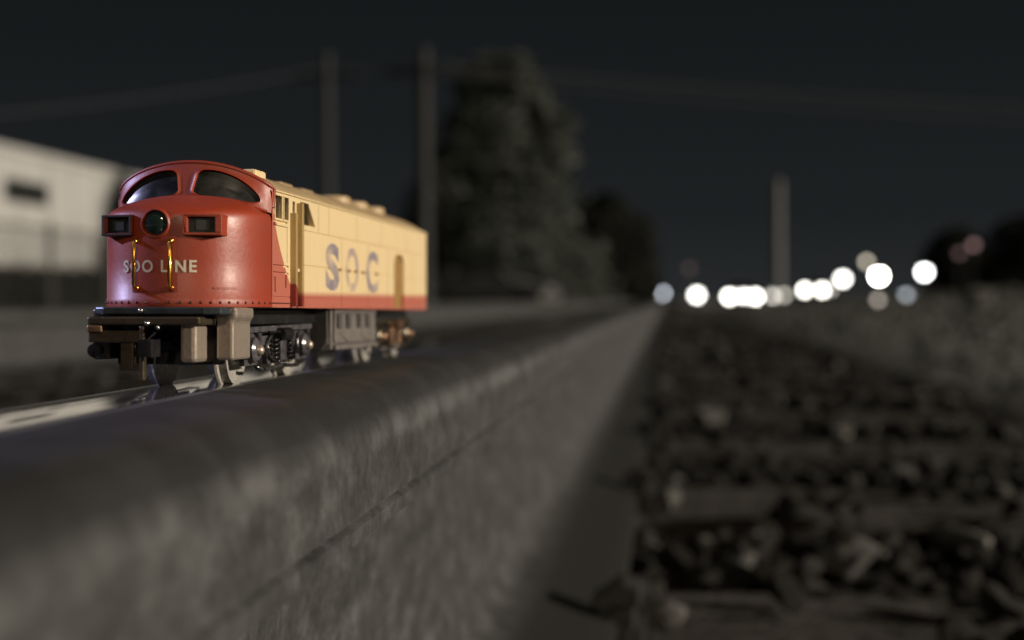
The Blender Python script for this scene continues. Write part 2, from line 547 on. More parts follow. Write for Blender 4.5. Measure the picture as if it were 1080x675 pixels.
tie0 = make_tie()
tie_y = [0.35, 0.815, 1.33, 1.85] + [1.85 + 0.52 * k for k in range(1, 44)]
near_labels = {0.815: 'nearest visible dark timber tie, crossing the bottom edge beside the rail',
               1.33: 'second dark timber tie from the camera, lying right of the rail foot',
               1.85: 'third dark timber tie from the camera, half buried in stones'}
for i, y in enumerate(tie_y):
    t = tie0 if i == 0 else copy_tree(tie0)
    t.location = (random.uniform(-.02, .02) * 0, y, random.uniform(-0.004, 0) * 0)
    tag(t, near_labels.get(y, 'dark timber tie farther down the track, out of focus among ballast stones' if y > 1 else 'dark timber tie under the rail right below the camera'), 'tie', 'timber ties under the two rails')

# ---------------------------------------------------------------- ballast
def ico(sub):
    bm = bmesh.new(); bmesh.ops.create_icosphere(bm, subdivisions=sub, radius=1.0)
    bm.verts.ensure_lookup_table()
    v = np.array([q.co[:] for q in bm.verts]); f = np.array([[q.index for q in ff.verts] for ff in bm.faces]); bm.free()
    return v, f


def rocks(name, pts, sizes, material, label, flat=0.65, sub=2):
    v0, f0 = ico(sub)
    variants = []
    for k in range(9):
        v = v0.copy()
        for c in range(11):        # chop with random planes: angular stones
            n = rng.normal(size=3); n /= np.linalg.norm(n)
            d = rng.uniform(0.45, 0.85)
            h = v @ n - d
            v = v - np.outer(np.clip(h, 0, None), n)
        v *= np.array([1.0, rng.uniform(.65, .95), rng.uniform(.45, .8)])
        variants.append(v)
    V = []; F = []; off = 0
    for p, s in zip(pts, sizes):
        v = variants[rng.integers(9)]
        a, b_, c = rng.uniform(0, 6.28), rng.normal(0, .45), rng.normal(0, .45)
        m = np.array((Matrix.Rotation(a, 3, 'Z') @ Matrix.Rotation(b_, 3, 'X') @ Matrix.Rotation(c, 3, 'Y')))
        V.append((v * s) @ m.T + p); F.append(f0 + off); off += len(v0)
    V = np.concatenate(V); F = np.concatenate(F)
    me = bpy.data.meshes.new(name); me.from_pydata(V.tolist(), [], F.tolist())
    o = bpy.data.objects.new(name, me); col.objects.link(o)
    me.materials.append(material)
    tag(o, label, 'stones', kind='stuff')
    return o


def stone_material():
    m = bpy.data.materials.new('ballast_stone'); m.use_nodes = True
    N = m.node_tree.nodes; L = m.node_tree.links; b = N['Principled BSDF']
    g = N.new('ShaderNodeNewGeometry')
    cr = N.new('ShaderNodeValToRGB')
    cr.color_ramp.interpolation = 'LINEAR'
    els = [(0, (0.009, 0.009, 0.008)), (0.55, (0.018, 0.017, 0.016)), (0.86, (0.034, 0.032, 0.030)), (0.95, (0.075, 0.075, 0.073)), (1, (0.17, 0.17, 0.165))]
    cr.color_ramp.elements[0].position = 0; cr.color_ramp.elements[0].color = (*els[0][1], 1)
    cr.color_ramp.elements[1].position = 1; cr.color_ramp.elements[1].color = (*els[-1][1], 1)
    for p, c in els[1:-1]:
        q = cr.color_ramp.elements.new(p); q.color = (*c, 1)
    L.new(g.outputs['Random Per Island'], cr.inputs[0])
    n = N.new('ShaderNodeTexNoise'); n.inputs['Scale'].default_value = 70; n.inputs['Detail'].default_value = 6
    tc = N.new('ShaderNodeTexCoord'); L.new(tc.outputs['Object'], n.inputs['Vector'])
    mx = N.new('ShaderNodeMix'); mx.data_type = 'RGBA'; mx.blend_type = 'MULTIPLY'; mx.inputs[0].default_value = .7
    L.new(cr.outputs[0], mx.inputs[6]); L.new(n.outputs['Fac'], mx.inputs[7])
    mul = N.new('ShaderNodeMix'); mul.data_type = 'RGBA'; mul.blend_type = 'MULTIPLY'; mul.inputs[0].default_value = 1
    L.new(mx.outputs[2], mul.inputs[6]); mul.inputs[7].default_value = (1.5, 1.5, 1.5, 1)
    L.new(mul.outputs[2], b.inputs['Base Color'])
    b.inputs['Roughness'].default_value = 0.9
    b.inputs['Specular IOR Level'].default_value = 0.25
    bp = N.new('ShaderNodeBump'); bp.inputs['Distance'].default_value = .004; bp.inputs['Strength'].default_value = .8
    L.new(n.outputs['Fac'], bp.inputs['Height']); L.new(bp.outputs[0], b.inputs['Normal'])
    return m


M['stone'] = stone_material()
P = []; S = []
def scatter(x0, x1, y0, y1, n, s0, s1, zoff=0.0):
    for _ in range(n):
        x = rng.uniform(x0, x1); y = rng.uniform(y0, y1)
        s = rng.uniform(s0, s1)
        near_tie = min(abs(y - t) for t in tie_y) < 0.125 and x < 0.50
        if near_tie and rng.random() < 0.95: continue
        if RAIL_X - .085 < x < RAIL_X + .082: continue
        if RAIL_X - 1.59 < x < RAIL_X - 1.42: continue
        z = (-0.168 if near_tie else -0.195 + rng.uniform(-.01, .012)) + s * .3
        if x > 0.5: z = float(terrain_z(x, y)) + s * .35
        P.append((x, y, z + zoff)); S.append(s)
scatter(-0.02, 0.68, 0.40, 2.0, 4200, .008, .021)
scatter(-0.02, 0.66, 2.0, 5.0, 2600, .012, .028)
scatter(-0.02, 0.66, 5.0, 12.0, 1200, .022, .040)
scatter(-2.3, -0.2, 0.8, 6.0, 2000, .018, .036)
rocks('ballast', P, S, M['stone'], 'dark angular ballast stones filling the trackbed')
P = []; S = []
for _ in range(1500):
    y = rng.uniform(1.5, 30); x = rng.uniform(0.8, 0.9 + y * .45)
    s = rng.uniform(.010, .022) * (1 + y * .07)
    P.append((x, y, float(terrain_z(x, y)) + s * .25)); S.append(s)
rocks('verge_gravel', P, S, M['stone'], 'scattered gravel and clods on the pale verge right of the track', sub=1)

# dry grass tufts on the verge: one uncountable object
mb = MB()
for _ in range(5200):
    y = rng.uniform(2.0, 34); x = rng.uniform(1.0, 1.2 + y * .50)
    if rng.random() < .3: x = rng.uniform(-8, -2.6); 
    z = float(terrain_z(x, y)); h = rng.uniform(.03, .09) * (1 + y * .02)
    a = rng.uniform(0, 3.14); c, s_ = math.cos(a) * .006 * (1 + y * .12), math.sin(a) * .006 * (1 + y * .12)
    lx, ly = rng.normal(0, .025), rng.normal(0, .025)
    mb.add([(x - c, y - s_, z - .01), (x + c, y + s_, z - .01), (x + lx, y + ly, z + h)], [(0, 1, 2)])
o = mb.build('dry_grass', mat('straw', (0.045, 0.045, 0.036), 0.9, noise=(3, (0.075, 0.073, 0.062), .4, .6)), recalc=False)
tag(o, 'dry grass blades on the verge beside the track', 'grass', kind='stuff')

# pale stick among the ballast
p = px(1014, 578, 1.03)
mb = MB()
mb.tube([(p.x - .017, p.y + .035, -.160), (p.x - .006, p.y + .012, -.158), (p.x + .004, p.y - .010, -.157), (p.x + .012, p.y - .03, -.157)], [.0035, .0055, .0055, .004], 8)
tag(mb.build('stick', mat('bleached_wood', (0.24, 0.235, 0.22), .8, noise=(90, (0.15, 0.145, 0.13), .4, .7)), smooth=True), 'short pale stick lying on the dark stones at lower right', 'stick')
# larger pale stones that stand out among the ballast
M['pale_stone'] = mat('pale_stone', (0.13, 0.128, 0.12), .9, noise=(60, (0.07, 0.068, 0.064), .35, .7), bump=(80, .8, .003))
def big_stone(x, y, size, z, label, cat='stone', name='pale_stone', sx=1.0, sz=0.6):
    v, f = ico(3)
    v = v.copy()
    for c in range(14):
        n = rng.normal(size=3); n /= np.linalg.norm(n)
        h = v @ n - rng.uniform(.5, .85); v = v - np.outer(np.clip(h, 0, None), n)
    v = v * np.array([sx, .8, sz]) * size
    me = bpy.data.meshes.new(name); me.from_pydata(v.tolist(), [], f.tolist())
    me.materials.append(M['pale_stone'])
    o = bpy.data.objects.new(name, me); col.objects.link(o); o.location = (x, y, z)
    o.rotation_euler = (0, 0, rng.uniform(-.5, .5))
    return tag(o, label, cat)
for (x, y, d, s, lab) in [(705, 523, 1.25, .020, 'pale stone right beside the rail foot, at the tie edge'),
                          (893, 598, .95, .028, 'broad flat grey stone at lower right, left of the pale stick'),
                          (817, 598, .92, .014, 'small pale stone left of the broad grey stone at lower right'),
                          (692, 655, .80, .018, 'pale stone at the bottom edge beside the rail foot'),
                          (888, 447, 1.9, .025, 'round pale stone half way up the stones on the right'),
                          (955, 495, 1.45, .018, 'small pale stone right of centre among dark ballast'),
                          (1050, 520, 1.30, .018, 'small pale stone near the right edge among dark ballast'),
                          (745, 437, 2.1, .03, 'grey stone close to the rail, above the second tie')]:
    p = px(x, y, d)
    big_stone(p.x, p.y, s, -0.168 + s * .3, lab)
p = px(1030, 322, 15)
zz = float(terrain_z(p.x, p.y))
o = big_stone(p.x, p.y, .27, zz + .12, 'large pale boulder on the grassy verge at the far right', 'boulder', 'boulder', 1.0, .55)
p = px(985, 325, 17)
zz = float(terrain_z(p.x, p.y))
o = big_stone(p.x, p.y, .14, zz + .06, 'smaller pale boulder on the verge, left of the large one', 'boulder', 'boulder', 1.0, .6)

# ---------------------------------------------------------------- building on the left
M['cladding'] = mat('pale_cladding', (0.44, 0.44, 0.43), 0.75, spec=.3, noise=(.5, (0.37, 0.37, 0.36), .35, .7))
M['dark_trim'] = mat('dark_trim', (0.03, 0.03, 0.03), .5)
bld = empty('warehouse', (-25, 60, -0.25))
tag(bld, 'long pale flat-roofed warehouse behind a fence, left of the toy locomotive', 'building')
def bpart(name, m, boxes, bevel=0):
    q = MB()
    for b_ in boxes: q.box(*b_)
    return q.build(name, m, bld, bevel=bevel)
Y0_, Y1_ = -32, 38
bpart('wall', M['cladding'], [(-18, 0, Y0_, Y1_, 0, 5.95)] + [(0, .04, y, y + .12, .3, 5.9) for y in np.arange(Y0_ + 1, Y1_, 2.4)])
bpart('parapet', M['cladding'], [(-18.1, .12, Y0_ - .1, Y1_ + .1, 5.95, 6.2)])
bpart('base_course', mat('grey_block', (0.09, 0.088, 0.08), .9), [(-18.05, .07, Y0_ - .05, Y1_ + .05, 0, .9)])
for y in (-10.6, 7.0, 20.0):
    f = MB().box(.0, .07, y, y + 3.6, 4.1, 4.95).build('window', M['dark_trim'], bld)
    MB().box(.07, .09, y + .15, y + 3.45, 4.25, 4.8).build('pane', M['glass'], f)
d_ = MB().box(.0, .08, 12, 13.2, .0, 2.2).build('door', M['dark_trim'], bld)

# ---------------------------------------------------------------- hedge + fence in front of it
def leaf_cloud(mb, pts_fn, n, size):
    for _ in range(n):
        p = Vector(pts_fn())
        a = Vector(rng.normal(size=3)).normalized(); b_ = a.cross(Vector(rng.normal(size=3))).normalized()
        s = size * rng.uniform(.6, 1.3)
        mb.add([p - a * s, p + b_ * s * .5, p + a * s, p - b_ * s * .5], [(0, 1, 2, 3)])
M['leaf_dark'] = mat('dark_leaves', (0.016, 0.018, 0.013), .8, spec=.2)
M['leaf'] = mat('olive_leaves', (0.125, 0.136, 0.118), .8, spec=.2, noise=(.45, (0.075, 0.085, 0.074), .4, .6))
M['bark'] = mat('bark', (0.07, 0.06, 0.05), .9, noise=(5, (0.04, .035, .03), .4, .6))
hd = empty('hedge', (-20.5, 60, -.25))
tag(hd, 'low dark hedge running along the foot of the pale warehouse', 'hedge')
mb = MB()
leaf_cloud(mb, lambda: (rng.normal(0, .35), rng.uniform(-34, 40), abs(rng.uniform(0, 1.35)) + .12 * math.sin(rng.uniform(0, 6))), 16000, .13)
mb.build('foliage', M['leaf_dark'], hd, recalc=False)
MB().box(-.28, .28, -34, 40, 0, 1.25).build('branches', M['leaf_dark'], hd)

fence = empty('chain_link_fence', (-18, 30, -.25))
tag(fence, 'tall chain link fence with steel posts in front of the pale warehouse', 'fence')
M['galv'] = mat('galvanised', (0.06, 0.06, 0.058), .5, metal=.4)
mb = MB()
for y in np.arange(-3, 38, .16):
    mb.box(-.008, .008, y - .006, y + .006, .05, 2.35)
for z in np.arange(.1, 2.36, .16):
    mb.box(-.006, .006, -3, 38, z - .006, z + .006)
mb.build('mesh', M['galv'], fence)
MB().box(-.03, .03, -3, 38, 2.35, 2.41).build('top_rail', M['galv'], fence)
for k in range(11):
    yk = -3.6 + 4.0 * k
    if yk < -3: continue
    MB().lathe([(.075, 0), (.075, 2.5), (.02, 2.58)], (0, yk, 0), 'z', 10).build('post', M['galv'], fence)

# ---------------------------------------------------------------- utility poles and wires
M['pole'] = mat('weathered_pole', (0.034, 0.037, 0.039), .85, noise=(4, (0.026, .028, .029), .4, .7))
M['lamplit_pole'] = mat('lamplit_pole', (0.20, 0.205, 0.205), .85, noise=(4, (0.15, .155, .155), .4, .7))  # paler copy of the pole: light from the distant lamps in its colour
M['wire'] = mat('wire', (0.09, 0.09, 0.09), .6)
def utility_pole(x, ytop, d, r, label, arm=True):
    p = px(x, 317, d)
    top = px(x, ytop, d).z
    z0 = float(terrain_z(p.x, p.y))
    root = empty('utility_pole', (p.x, p.y, z0))
    tag(root, label, 'utility pole', 'utility poles along the railway')
    H = top - z0
    MB().lathe([(r, -.3), (r * .95, H * .3), (r * .75, H)], (0, 0, 0), 'z', 12).build('pole', M['pole'] if arm else M['lamplit_pole'], root, smooth=True, auto=40)
    if arm:
        MB().box(-1.1, 1.1, -.06, .06, H - .75, H - .62).build('crossarm', M['pole'], root)
        for q in (-.95, -.5, .5, .95):
            MB().lathe([(.03, 0), (.06, .05), (.05, .12), (.02, .16)], (q, 0, H - .62), 'z', 8).build('insulator', M['galv'], root)
    return Vector((p.x, p.y, top))
tA = utility_pole(345, 58, 42, .20, 'leftmost utility pole, standing above the roof of the toy locomotive')
tB = utility_pole(447, 52, 40, .24, 'middle utility pole, standing in front of the tall tree')
tC = utility_pole(820, 190, 80, .31, 'far utility pole on the right, rising between the distant headlights', arm=False)
M['lit_wire'] = mat('lit_wire', (0.38, 0.38, 0.38), .6)  # brighter copy of the wire; the lit look is in its colour
def wire(a, b_, sag, r, label):
    pts = []
    for k in range(25):
        t = k / 24; p = a.lerp(b_, t); p.z -= sag * 4 * t * (1 - t); pts.append(p)
    mb = MB(); mb.tube(pts, r, 6)
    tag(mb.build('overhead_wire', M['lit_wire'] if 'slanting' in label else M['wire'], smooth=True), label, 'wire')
R0 = px(1190, 118, 30)
wire(px(447, 66, 40), R0, .15, .034, 'upper overhead wire slanting down to the right across the night sky')
wire(px(447, 75, 40), px(1190, 132, 30), .15, .022, 'lower overhead wire slanting down to the right across the night sky')
wire(px(447, 66, 40), px(345, 72, 42), .10, .010, 'overhead wire between the left and middle utility poles')
wire(px(345, 72, 42), px(-90, 128, 30), .15, .010, 'overhead wire from the left utility pole towards the left edge')
po = px(1190, 317, 30)
root = empty('utility_pole', (po.x, po.y, -.2)); tag(root, 'utility pole just outside the right edge, carrying the slanting wires', 'utility pole', 'utility poles along the railway')
MB().lathe([(.2, 0), (.15, R0.z + .6)], (0, 0, 0), 'z', 12).build('pole', M['pole'], root)
po = px(-90, 317, 30)
root = empty('utility_pole', (po.x, po.y, -.25)); tag(root, 'utility pole just outside the left edge, carrying one wire', 'utility pole', 'utility poles along the railway')
MB().lathe([(.2, 0), (.15, px(-90, 128, 30).z + .7)], (0, 0, 0), 'z', 12).build('pole', M['pole'], root)

# ---------------------------------------------------------------- trees
def tree(name, x, d, prof, ytop, label, leafm, n, size, seed, trunk=.25):
    """prof: list of (height fraction, radius m)"""
    g = np.random.default_rng(seed)
    p = px(x, 317, d); z0 = float(terrain_z(p.x, p.y)) - .05
    H = px(x, ytop, d).z - z0
    root = empty(name, (p.x, p.y, z0)); tag(root, label, 'tree')
    t = MB()
    pts = [(0, 0, -.2)]; rad = [trunk * 1.2]
    for k in range(1, 9):
        f = k / 8; pts.append((.12 * math.sin(k * 1.3), .1 * math.cos(k), f * H * .93)); rad.append(trunk * (1 - f * .85))
    t.tube(pts, rad, 10)
    for k in range(26):
        f = g.uniform(.12, .88); a = g.uniform(0, 6.28)
        rr = np.interp(f + .06, [q[0] for q in prof], [q[1] for q in prof]) * .85
        z = f * H * .93
        t.tube([(0, 0, z), (rr * .5 * math.cos(a), rr * .5 * math.sin(a), z + .25 * rr), (rr * math.cos(a), rr * math.sin(a), z + .55 * rr)], [trunk * .3 * (1 - f * .6), trunk * .18, .02], 6)
    t.build('trunk', M['bark'], root, smooth=True)
    mb = MB()
    clumps = []
    for _ in range(150):
        f = g.uniform(.07, 1.0) ; rr = np.interp(f, [q[0] for q in prof], [q[1] for q in prof])
        a = g.uniform(0, 6.28); q = rr * math.sqrt(g.uniform(.15, 1)) * .95
        clumps.append((q * math.cos(a), q * math.sin(a), f * H - .1, .28 + rr * .24 * g.uniform(.6, 1.4)))
    per = n // len(clumps)
    V = []; F = []; k0 = 0
    for cx, cy, cz, cr_ in clumps:
        q = g.normal(size=(per, 3)); q = q / np.linalg.norm(q, axis=1)[:, None] * (g.uniform(0, 1, (per, 1)) ** .45) * cr_
        c = np.array([cx, cy, cz]) + q * np.array([1, 1, .8])
        a = g.normal(size=(per, 3)); a /= np.linalg.norm(a, axis=1)[:, None]
        b_ = np.cross(a, g.normal(size=(per, 3))); b_ /= np.linalg.norm(b_, axis=1)[:, None]
        s = size * g.uniform(.6, 1.4, (per, 1))
        vv = np.stack([c - a * s, c + b_ * s * .5, c + a * s, c - b_ * s * .5], 1).reshape(-1, 3)
        V.append(vv); F.append(np.arange(per * 4).reshape(-1, 4) + k0); k0 += per * 4
    V = np.concatenate(V); F = np.concatenate(F)
    me = bpy.data.meshes.new('crown'); me.from_pydata(V.tolist(), [], F.tolist()); me.materials.append(leafm)
    o = bpy.data.objects.new('crown', me); col.objects.link(o); o.parent = root
    return root
tree('tall_tree', 533, 60, [(0, 2.0), (.08, 4.2), (.22, 4.5), (.45, 3.8), (.68, 3.0), (.86, 2.2), (.95, 1.4), (1, .4)], 60, 'tall olive green conical tree standing right of the toy locomotive', M['leaf'], 42000, .14, 3)
tree('bushy_tree', 640, 75, [(0, 1.0), (.1, 2.9), (.4, 2.9), (.7, 2.2), (.9, 1.2), (1, .3)], 205, 'dark bushy tree right behind the tall conical tree', M['leaf_dark'], 12000, .16, 5)
tree('bushy_tree', 470, 82, [(0, 1.0), (.1, 3.4), (.4, 3.5), (.7, 2.8), (.9, 1.6), (1, .4)], 190, 'dark bushy tree left behind the tall conical tree', M['leaf_dark'], 9000, .18, 8)
tree('bushy_tree', 1010, 170, [(0, 3.0), (.1, 4.6), (.4, 4.6), (.7, 3.5), (.9, 2.2), (1, .5)], 240, 'black round tree on the horizon left of the one at the right edge', M['leaf_dark'], 9000, .35, 9)
tree('bushy_tree', 1080, 160, [(0, 3.0), (.1, 5.6), (.4, 5.6), (.7, 4.5), (.9, 2.8), (1, .5)], 228, 'black round tree on the horizon cut by the right edge', M['leaf_dark'], 9000, .35, 10)
tree('shrub', 575, 56, [(0, .6), (.2, 1.3), (.6, 1.2), (1, .3)], 276, 'low shrub at the foot of the tall conical tree', M['leaf'], 4000, .1, 11, trunk=.06)
tree('shrub', 655, 70, [(0, .6), (.2, 1.7), (.6, 1.4), (1, .3)], 268, 'low shrub near the vanishing point of the rails', M['leaf_dark'], 4000, .1, 12, trunk=.06)


# ---------------------------------------------------------------- cars, lamps far off
def emitter(name, color, strength):
    m = bpy.data.materials.new(name); m.use_nodes = True
    N = m.node_tree.nodes; N.clear()
    e_ = N.new('ShaderNodeEmission'); o_ = N.new('ShaderNodeOutputMaterial')
    e_.inputs[0].default_value = (*color, 1); e_.inputs[1].default_value = strength
    m.node_tree.links.new(e_.outputs[0], o_.inputs[0])
    try: m.cycles.emission_sampling = 'NONE'
    except Exception: pass
    return m


def car(loc, rz, paint, label, lamp=None, sep=.68, lr=.17, group=None, lampz=.66):
    root = empty('parked_car' if lamp is None else 'car', loc, rz)
    tag(root, label, 'car', group)
    # front faces local -y
    mb = MB()
    side = [(-2.2, .30), (-2.25, .55), (-2.1, .78), (-1.1, .95), (-.55, 1.38), (.9, 1.42), (1.6, 1.02), (2.15, .95), (2.25, .5), (2.2, .28)]
    n = len(side)
    rings = []
    for x, k in ((-.88, .90), (-.84, 1), (.84, 1), (.88, .90)):
        rings.append([(x * (1 if z < 1 else .82), y * k, .28 + (z - .28) * (k if abs(x) > .85 else 1)) for y, z in side])
    mb.loft(rings, True, True)
    mb.build('body', paint, root, bevel=.03)
    g = MB()
    g.add([(-.66, -1.08, .99), (.66, -1.08, .99), (.60, -.60, 1.34), (-.60, -.60, 1.34)], [(0, 1, 2, 3)])
    q = g.build('windscreen', M['glass'], root); q.location = (0, -.03, .02)
    for s in (-1, 1):
        q = MB().prism([(-.95, 1.0), (-.5, 1.32), (.8, 1.35), (1.35, 1.02)], 'x', s * .735, s * .75).build('side_window', M['glass'], root)
        q.location.x = s * .03
    for s in (-1, 1):
        for y in (-1.4, 1.4):
            wh = MB().lathe([(.2, -.1), (.32, -.1), (.34, -.06), (.34, .06), (.32, .1), (.2, .1)], (s * .80, y, .33), 'x', 18).build('wheel', M['dark_trim'], root)
    for s in (-1, 1):
        h = MB(); h.lathe([(.005, -.05), (lr, -.04), (lr, .05)], (s * sep, -2.25, lampz), 'y', 14)
        h.build('headlight', lamp or M['chrome'], root)
    MB().box(-.45, .45, -2.27, -2.2, .42, .6).build('grille', M['dark_trim'], root)
    return root


M['car_dark'] = mat('dark_car_paint', (0.02, 0.021, 0.024), .3, coat=.5)
M['car_pale'] = mat('pale_car_paint', (0.16, 0.165, 0.16), .4, coat=.5)
def place_car(x, d, lampy, paint, label, lamp, sepx, **kw):
    p = px(x, lampy, d)
    z0 = p.z - kw.get('lampz', .66)
    sep = sepx / F_PX * d / 2
    # nose (local -y) points at the camera
    ang = math.atan2(-p.x, p.y)
    c = car((p.x, p.y, z0), ang, paint, label, lamp, sep=sep, **kw)
    c.location = (p.x - math.sin(ang) * 2.25, p.y + math.cos(ang) * 2.25, z0)
    return c
hot = emitter('headlight_glare', (1, .97, .88), 15)
warm = emitter('dim_headlight', (1, .93, .80), 5.0)
place_car(783, 75, 313, M['car_dark'], 'nearest oncoming car with bright headlights, left of the far pole', hot, 27, lr=.20)
place_car(858, 105, 306, M['car_dark'], 'oncoming car with bright headlights right of the far pole', hot, 18, lr=.24)
p = px(521, 300, 48)
car((p.x, p.y, -.25), R(70), M['car_pale'], 'pale parked car under the tall tree beyond the far rail')
p = px(470, 300, 50)
car((p.x, p.y, -.25), R(72), M['car_pale'], 'pale parked car half hidden by the rear of the toy locomotive')


def lamp(x, y, d, r, color, strength, label, cat='street lamp', name='street_lamp', group='distant lights near the horizon'):
    p = px(x, y, d)
    z0 = float(terrain_z(p.x, p.y)) if p.z > float(terrain_z(p.x, p.y)) + .5 else p.z - .9
    root = empty(name, (p.x, p.y, z0)); tag(root, label, cat, group)
    h = p.z - z0
    MB().lathe([(.07, 0), (.05, h + r * .7)], (0, r * 1.1 + .05, 0), 'z', 8).build('pole', M['galv'], root)
    hd_ = MB(); hd_.lathe([(r * .3, r * .95), (r * .95, r * .75), (r * 1.02, 1.02 * r), (r * .4, r * 1.25)], (0, 0, h), 'z', 14)
    hd_.build('hood', M['galv'], root)
    b_ = MB(); b_.ball((0, 0, h), r, 16, 10)
    b_.build('bulb', emitter('glow', color, strength), root, smooth=True)
W = (1, .97, .90)
lamp(699, 309, 110, .24, (.84, .90, 1), 6.0, 'dim bluish lamp exactly where the near rail vanishes')
lamp(735, 311, 110, .32, W, 13, 'bright white lamp first to the right of the vanishing rail')
lamp(784, 312, 70, .16, W, 13, 'bright white lamp between the two headlights of the nearest oncoming car')
lamp(815, 312, 72, .16, (1, .95, .84), 4.5, 'dim warm lamp at the foot of the far pole, left one of two')
lamp(827, 311, 71, .15, (1, .93, .80), 3.2, 'dimmer warm lamp at the foot of the far pole, right one of two')
lamp(876, 304, 120, .27, (1, .95, .84), 2.4, 'dim lamp just right of the second car headlights')
lamp(889, 294, 150, .44, W, 13, 'bright white lamp between the headlights and the brightest lamp')
lamp(914, 276, 190, .42, (1, .90, .70), 3.2, 'dim warm lamp touching the brightest lamp from upper left')
lamp(927, 291, 150, .50, (1, .96, .86), 45, 'brightest white lamp on the horizon at the right')
lamp(926, 316, 16, .036, (1, .88, .76), 2.0, 'dim pinkish lamp right below the brightest lamp')
lamp(956, 311, 24, .058, (.85, .92, 1), 2.6, 'dim bluish lamp at lower right of the brightest lamp')
lamp(975, 287, 150, .48, (.97, 1, .97), 16, 'bright white lamp farthest to the right')
lamp(1027, 258, 150, .34, (1, .60, .58), .75, 'faint red lamp high in front of the black tree', 'signal lamp', 'signal_lamp')
lamp(1012, 267, 150, .34, (1, .65, .62), .32, 'fainter red lamp just lower left of the faint red one', 'signal lamp', 'signal_lamp')
lamp(727, 283, 150, .34, (1, .65, .62), .22, 'very faint reddish lamp above the first bright white lamp', 'signal lamp', 'signal_lamp')

# unseen cold lamp left of frame; narrow cone added for the toy's left cheek
sl = empty('street_lamp', (-9.0, 0.1, -.25))
tag(sl, 'unseen cold street lamp outside the left edge, aimed narrowly at the toy', 'street lamp')
MB().lathe([(.11, 0), (.07, 3.6)], (0, 0, 0), 'z', 12).build('pole', M['galv'], sl)
MB().tube([(0, 0, 3.5), (.3, 0, 3.75), (.9, 0, 3.8)], .035, 8).build('arm', M['galv'], sl)
hdq = MB().box(.8, 1.3, -.14, .14, 3.73, 3.83).build('lamp_head', M['galv'], sl, bevel=.02)
ld = bpy.data.lights.new('lamp_light', 'SPOT')
ld.energy = 3600; ld.color = (.56, .56, .96); ld.shadow_soft_size = .12; ld.spot_size = R(4.2); ld.spot_blend = .8
lo = bpy.data.objects.new('lamp_light', ld); col.objects.link(lo); lo.parent = sl
lo.location = (1.05, 0, 3.68)
tgt = Vector((-.13, .33, .04)) - (Vector(sl.location) + Vector(lo.location))
lo.rotation_euler = tgt.to_track_quat('-Z', 'Y').to_euler()

# a second, warmer lamp behind the camera, unseen; added to light the toy's nose
sl = empty('street_lamp', (.9, -7.5, -.25))
tag(sl, 'unseen warm lamp behind the camera, added to light the nose of the toy', 'street lamp')
MB().lathe([(.11, 0), (.07, 3.6)], (0, 0, 0), 'z', 12).build('pole', M['galv'], sl)
MB().tube([(0, 0, 3.5), (0, .3, 3.75), (0, .9, 3.8)], .035, 8).build('arm', M['galv'], sl)
MB().box(-.14, .14, .8, 1.3, 3.73, 3.83).build('lamp_head', M['galv'], sl, bevel=.02)
ld = bpy.data.lights.new('lamp_light', 'SPOT')
ld.energy = 620; ld.color = (1.0, .80, .58); ld.shadow_soft_size = .25; ld.spot_size = R(7); ld.spot_blend = .9
lo = bpy.data.objects.new('lamp_light', ld); col.objects.link(lo); lo.parent = sl
lo.location = (0, 1.05, 3.68)
tgt = Vector((-.11, .32, .045)) - (Vector(sl.location) + Vector(lo.location))
lo.rotation_euler = tgt.to_track_quat('-Z', 'Y').to_euler()

# ================================================================= THE TOY LOCOMOTIVE
# local frame, mm: x to the camera's right, y from the nose backwards, z up from the rail top
LOCO = empty('toy_locomotive', (-0.1116, 0.2905, -0.0004), R(-1.75))
tag(LOCO, 'red and cream toy diesel locomotive lettered SOO LINE, standing on the rail top', 'toy locomotive')
HW = 18.9; NL = 22.3; LEN = 199.0; Z0 = 17.6; ZG = 45.3


def nose_y(x, z=30.0):
    u = min(abs(x) / HW, 1.0)
    return NL * (1 - (1 - u ** 2.25) ** (1 / 2.25))


def ring(a, y0, y1, zf, n=44):
    pts = []
    for k in range(n + 1):
        th = math.pi * (k / n - .5)
        sx = math.copysign(abs(math.sin(th)) ** (2 / 2.25), math.sin(th))
        cx = abs(math.cos(th)) ** (2 / 2.25)
        x = a * sx
        pts.append((x, y1 - (y1 - y0) * cx, zf(x, cx)))
    return pts


mb = MB(MM)
c_ = lambda v: (lambda x, q: v)
base_z = lambda x: 39.6 + 3.6 * (1 - min(abs(x) / HW, 1) ** 2.2)
cab_y0 = 15.2
rings = [ring(HW - .9, 1.2, NL, c_(Z0)), ring(HW - .1, .1, NL, c_(Z0)), ring(HW, 0, NL, c_(Z0 + .5)), ring(HW, 0, NL, c_(Z0 + 1.9)), ring(HW - .12, .12, NL, c_(Z0 + 2.05)),
         ring(HW - .12, .12, NL, c_(28)), ring(HW - .12, .12, NL, c_(35)), ring(HW - .15, .15, NL, c_(37.4)), ring(HW - .3, .5, NL + .1, c_(38.5)), ring(HW - .6, 1.3, NL + .2, c_(39.3)),
         ring(HW - 1.0, 2.5, NL + .3, lambda x, q: 39.5 + .5 * q), ring(HW - 1.4, 6.0, NL + .5, lambda x, q: 39.6 + 1.6 * q),
         ring(HW - 1.7, 10.5, NL + .9, lambda x, q: 39.6 + 2.8 * q), ring(HW - 2.0, 15.8, NL + 1.5, lambda x, q: 39.6 + 3.9 * q)]
mb.loft(rings, False)
nose = mb.build('nose', M['red'], LOCO, smooth=True, auto=50, tilt=True)


def cab_y(x, z):
    u = min(abs(x) / (HW + .1), 1.0)
    return cab_y0 + 8.4 * (1 - (1 - u ** 2.0) ** .5) * .95 + .30 * (z - 42)


def roof_z(x):
    u = min(abs(x) / HW, 1.0)
    return ZG + 6.1 * (1 - u ** 2.05) ** .78


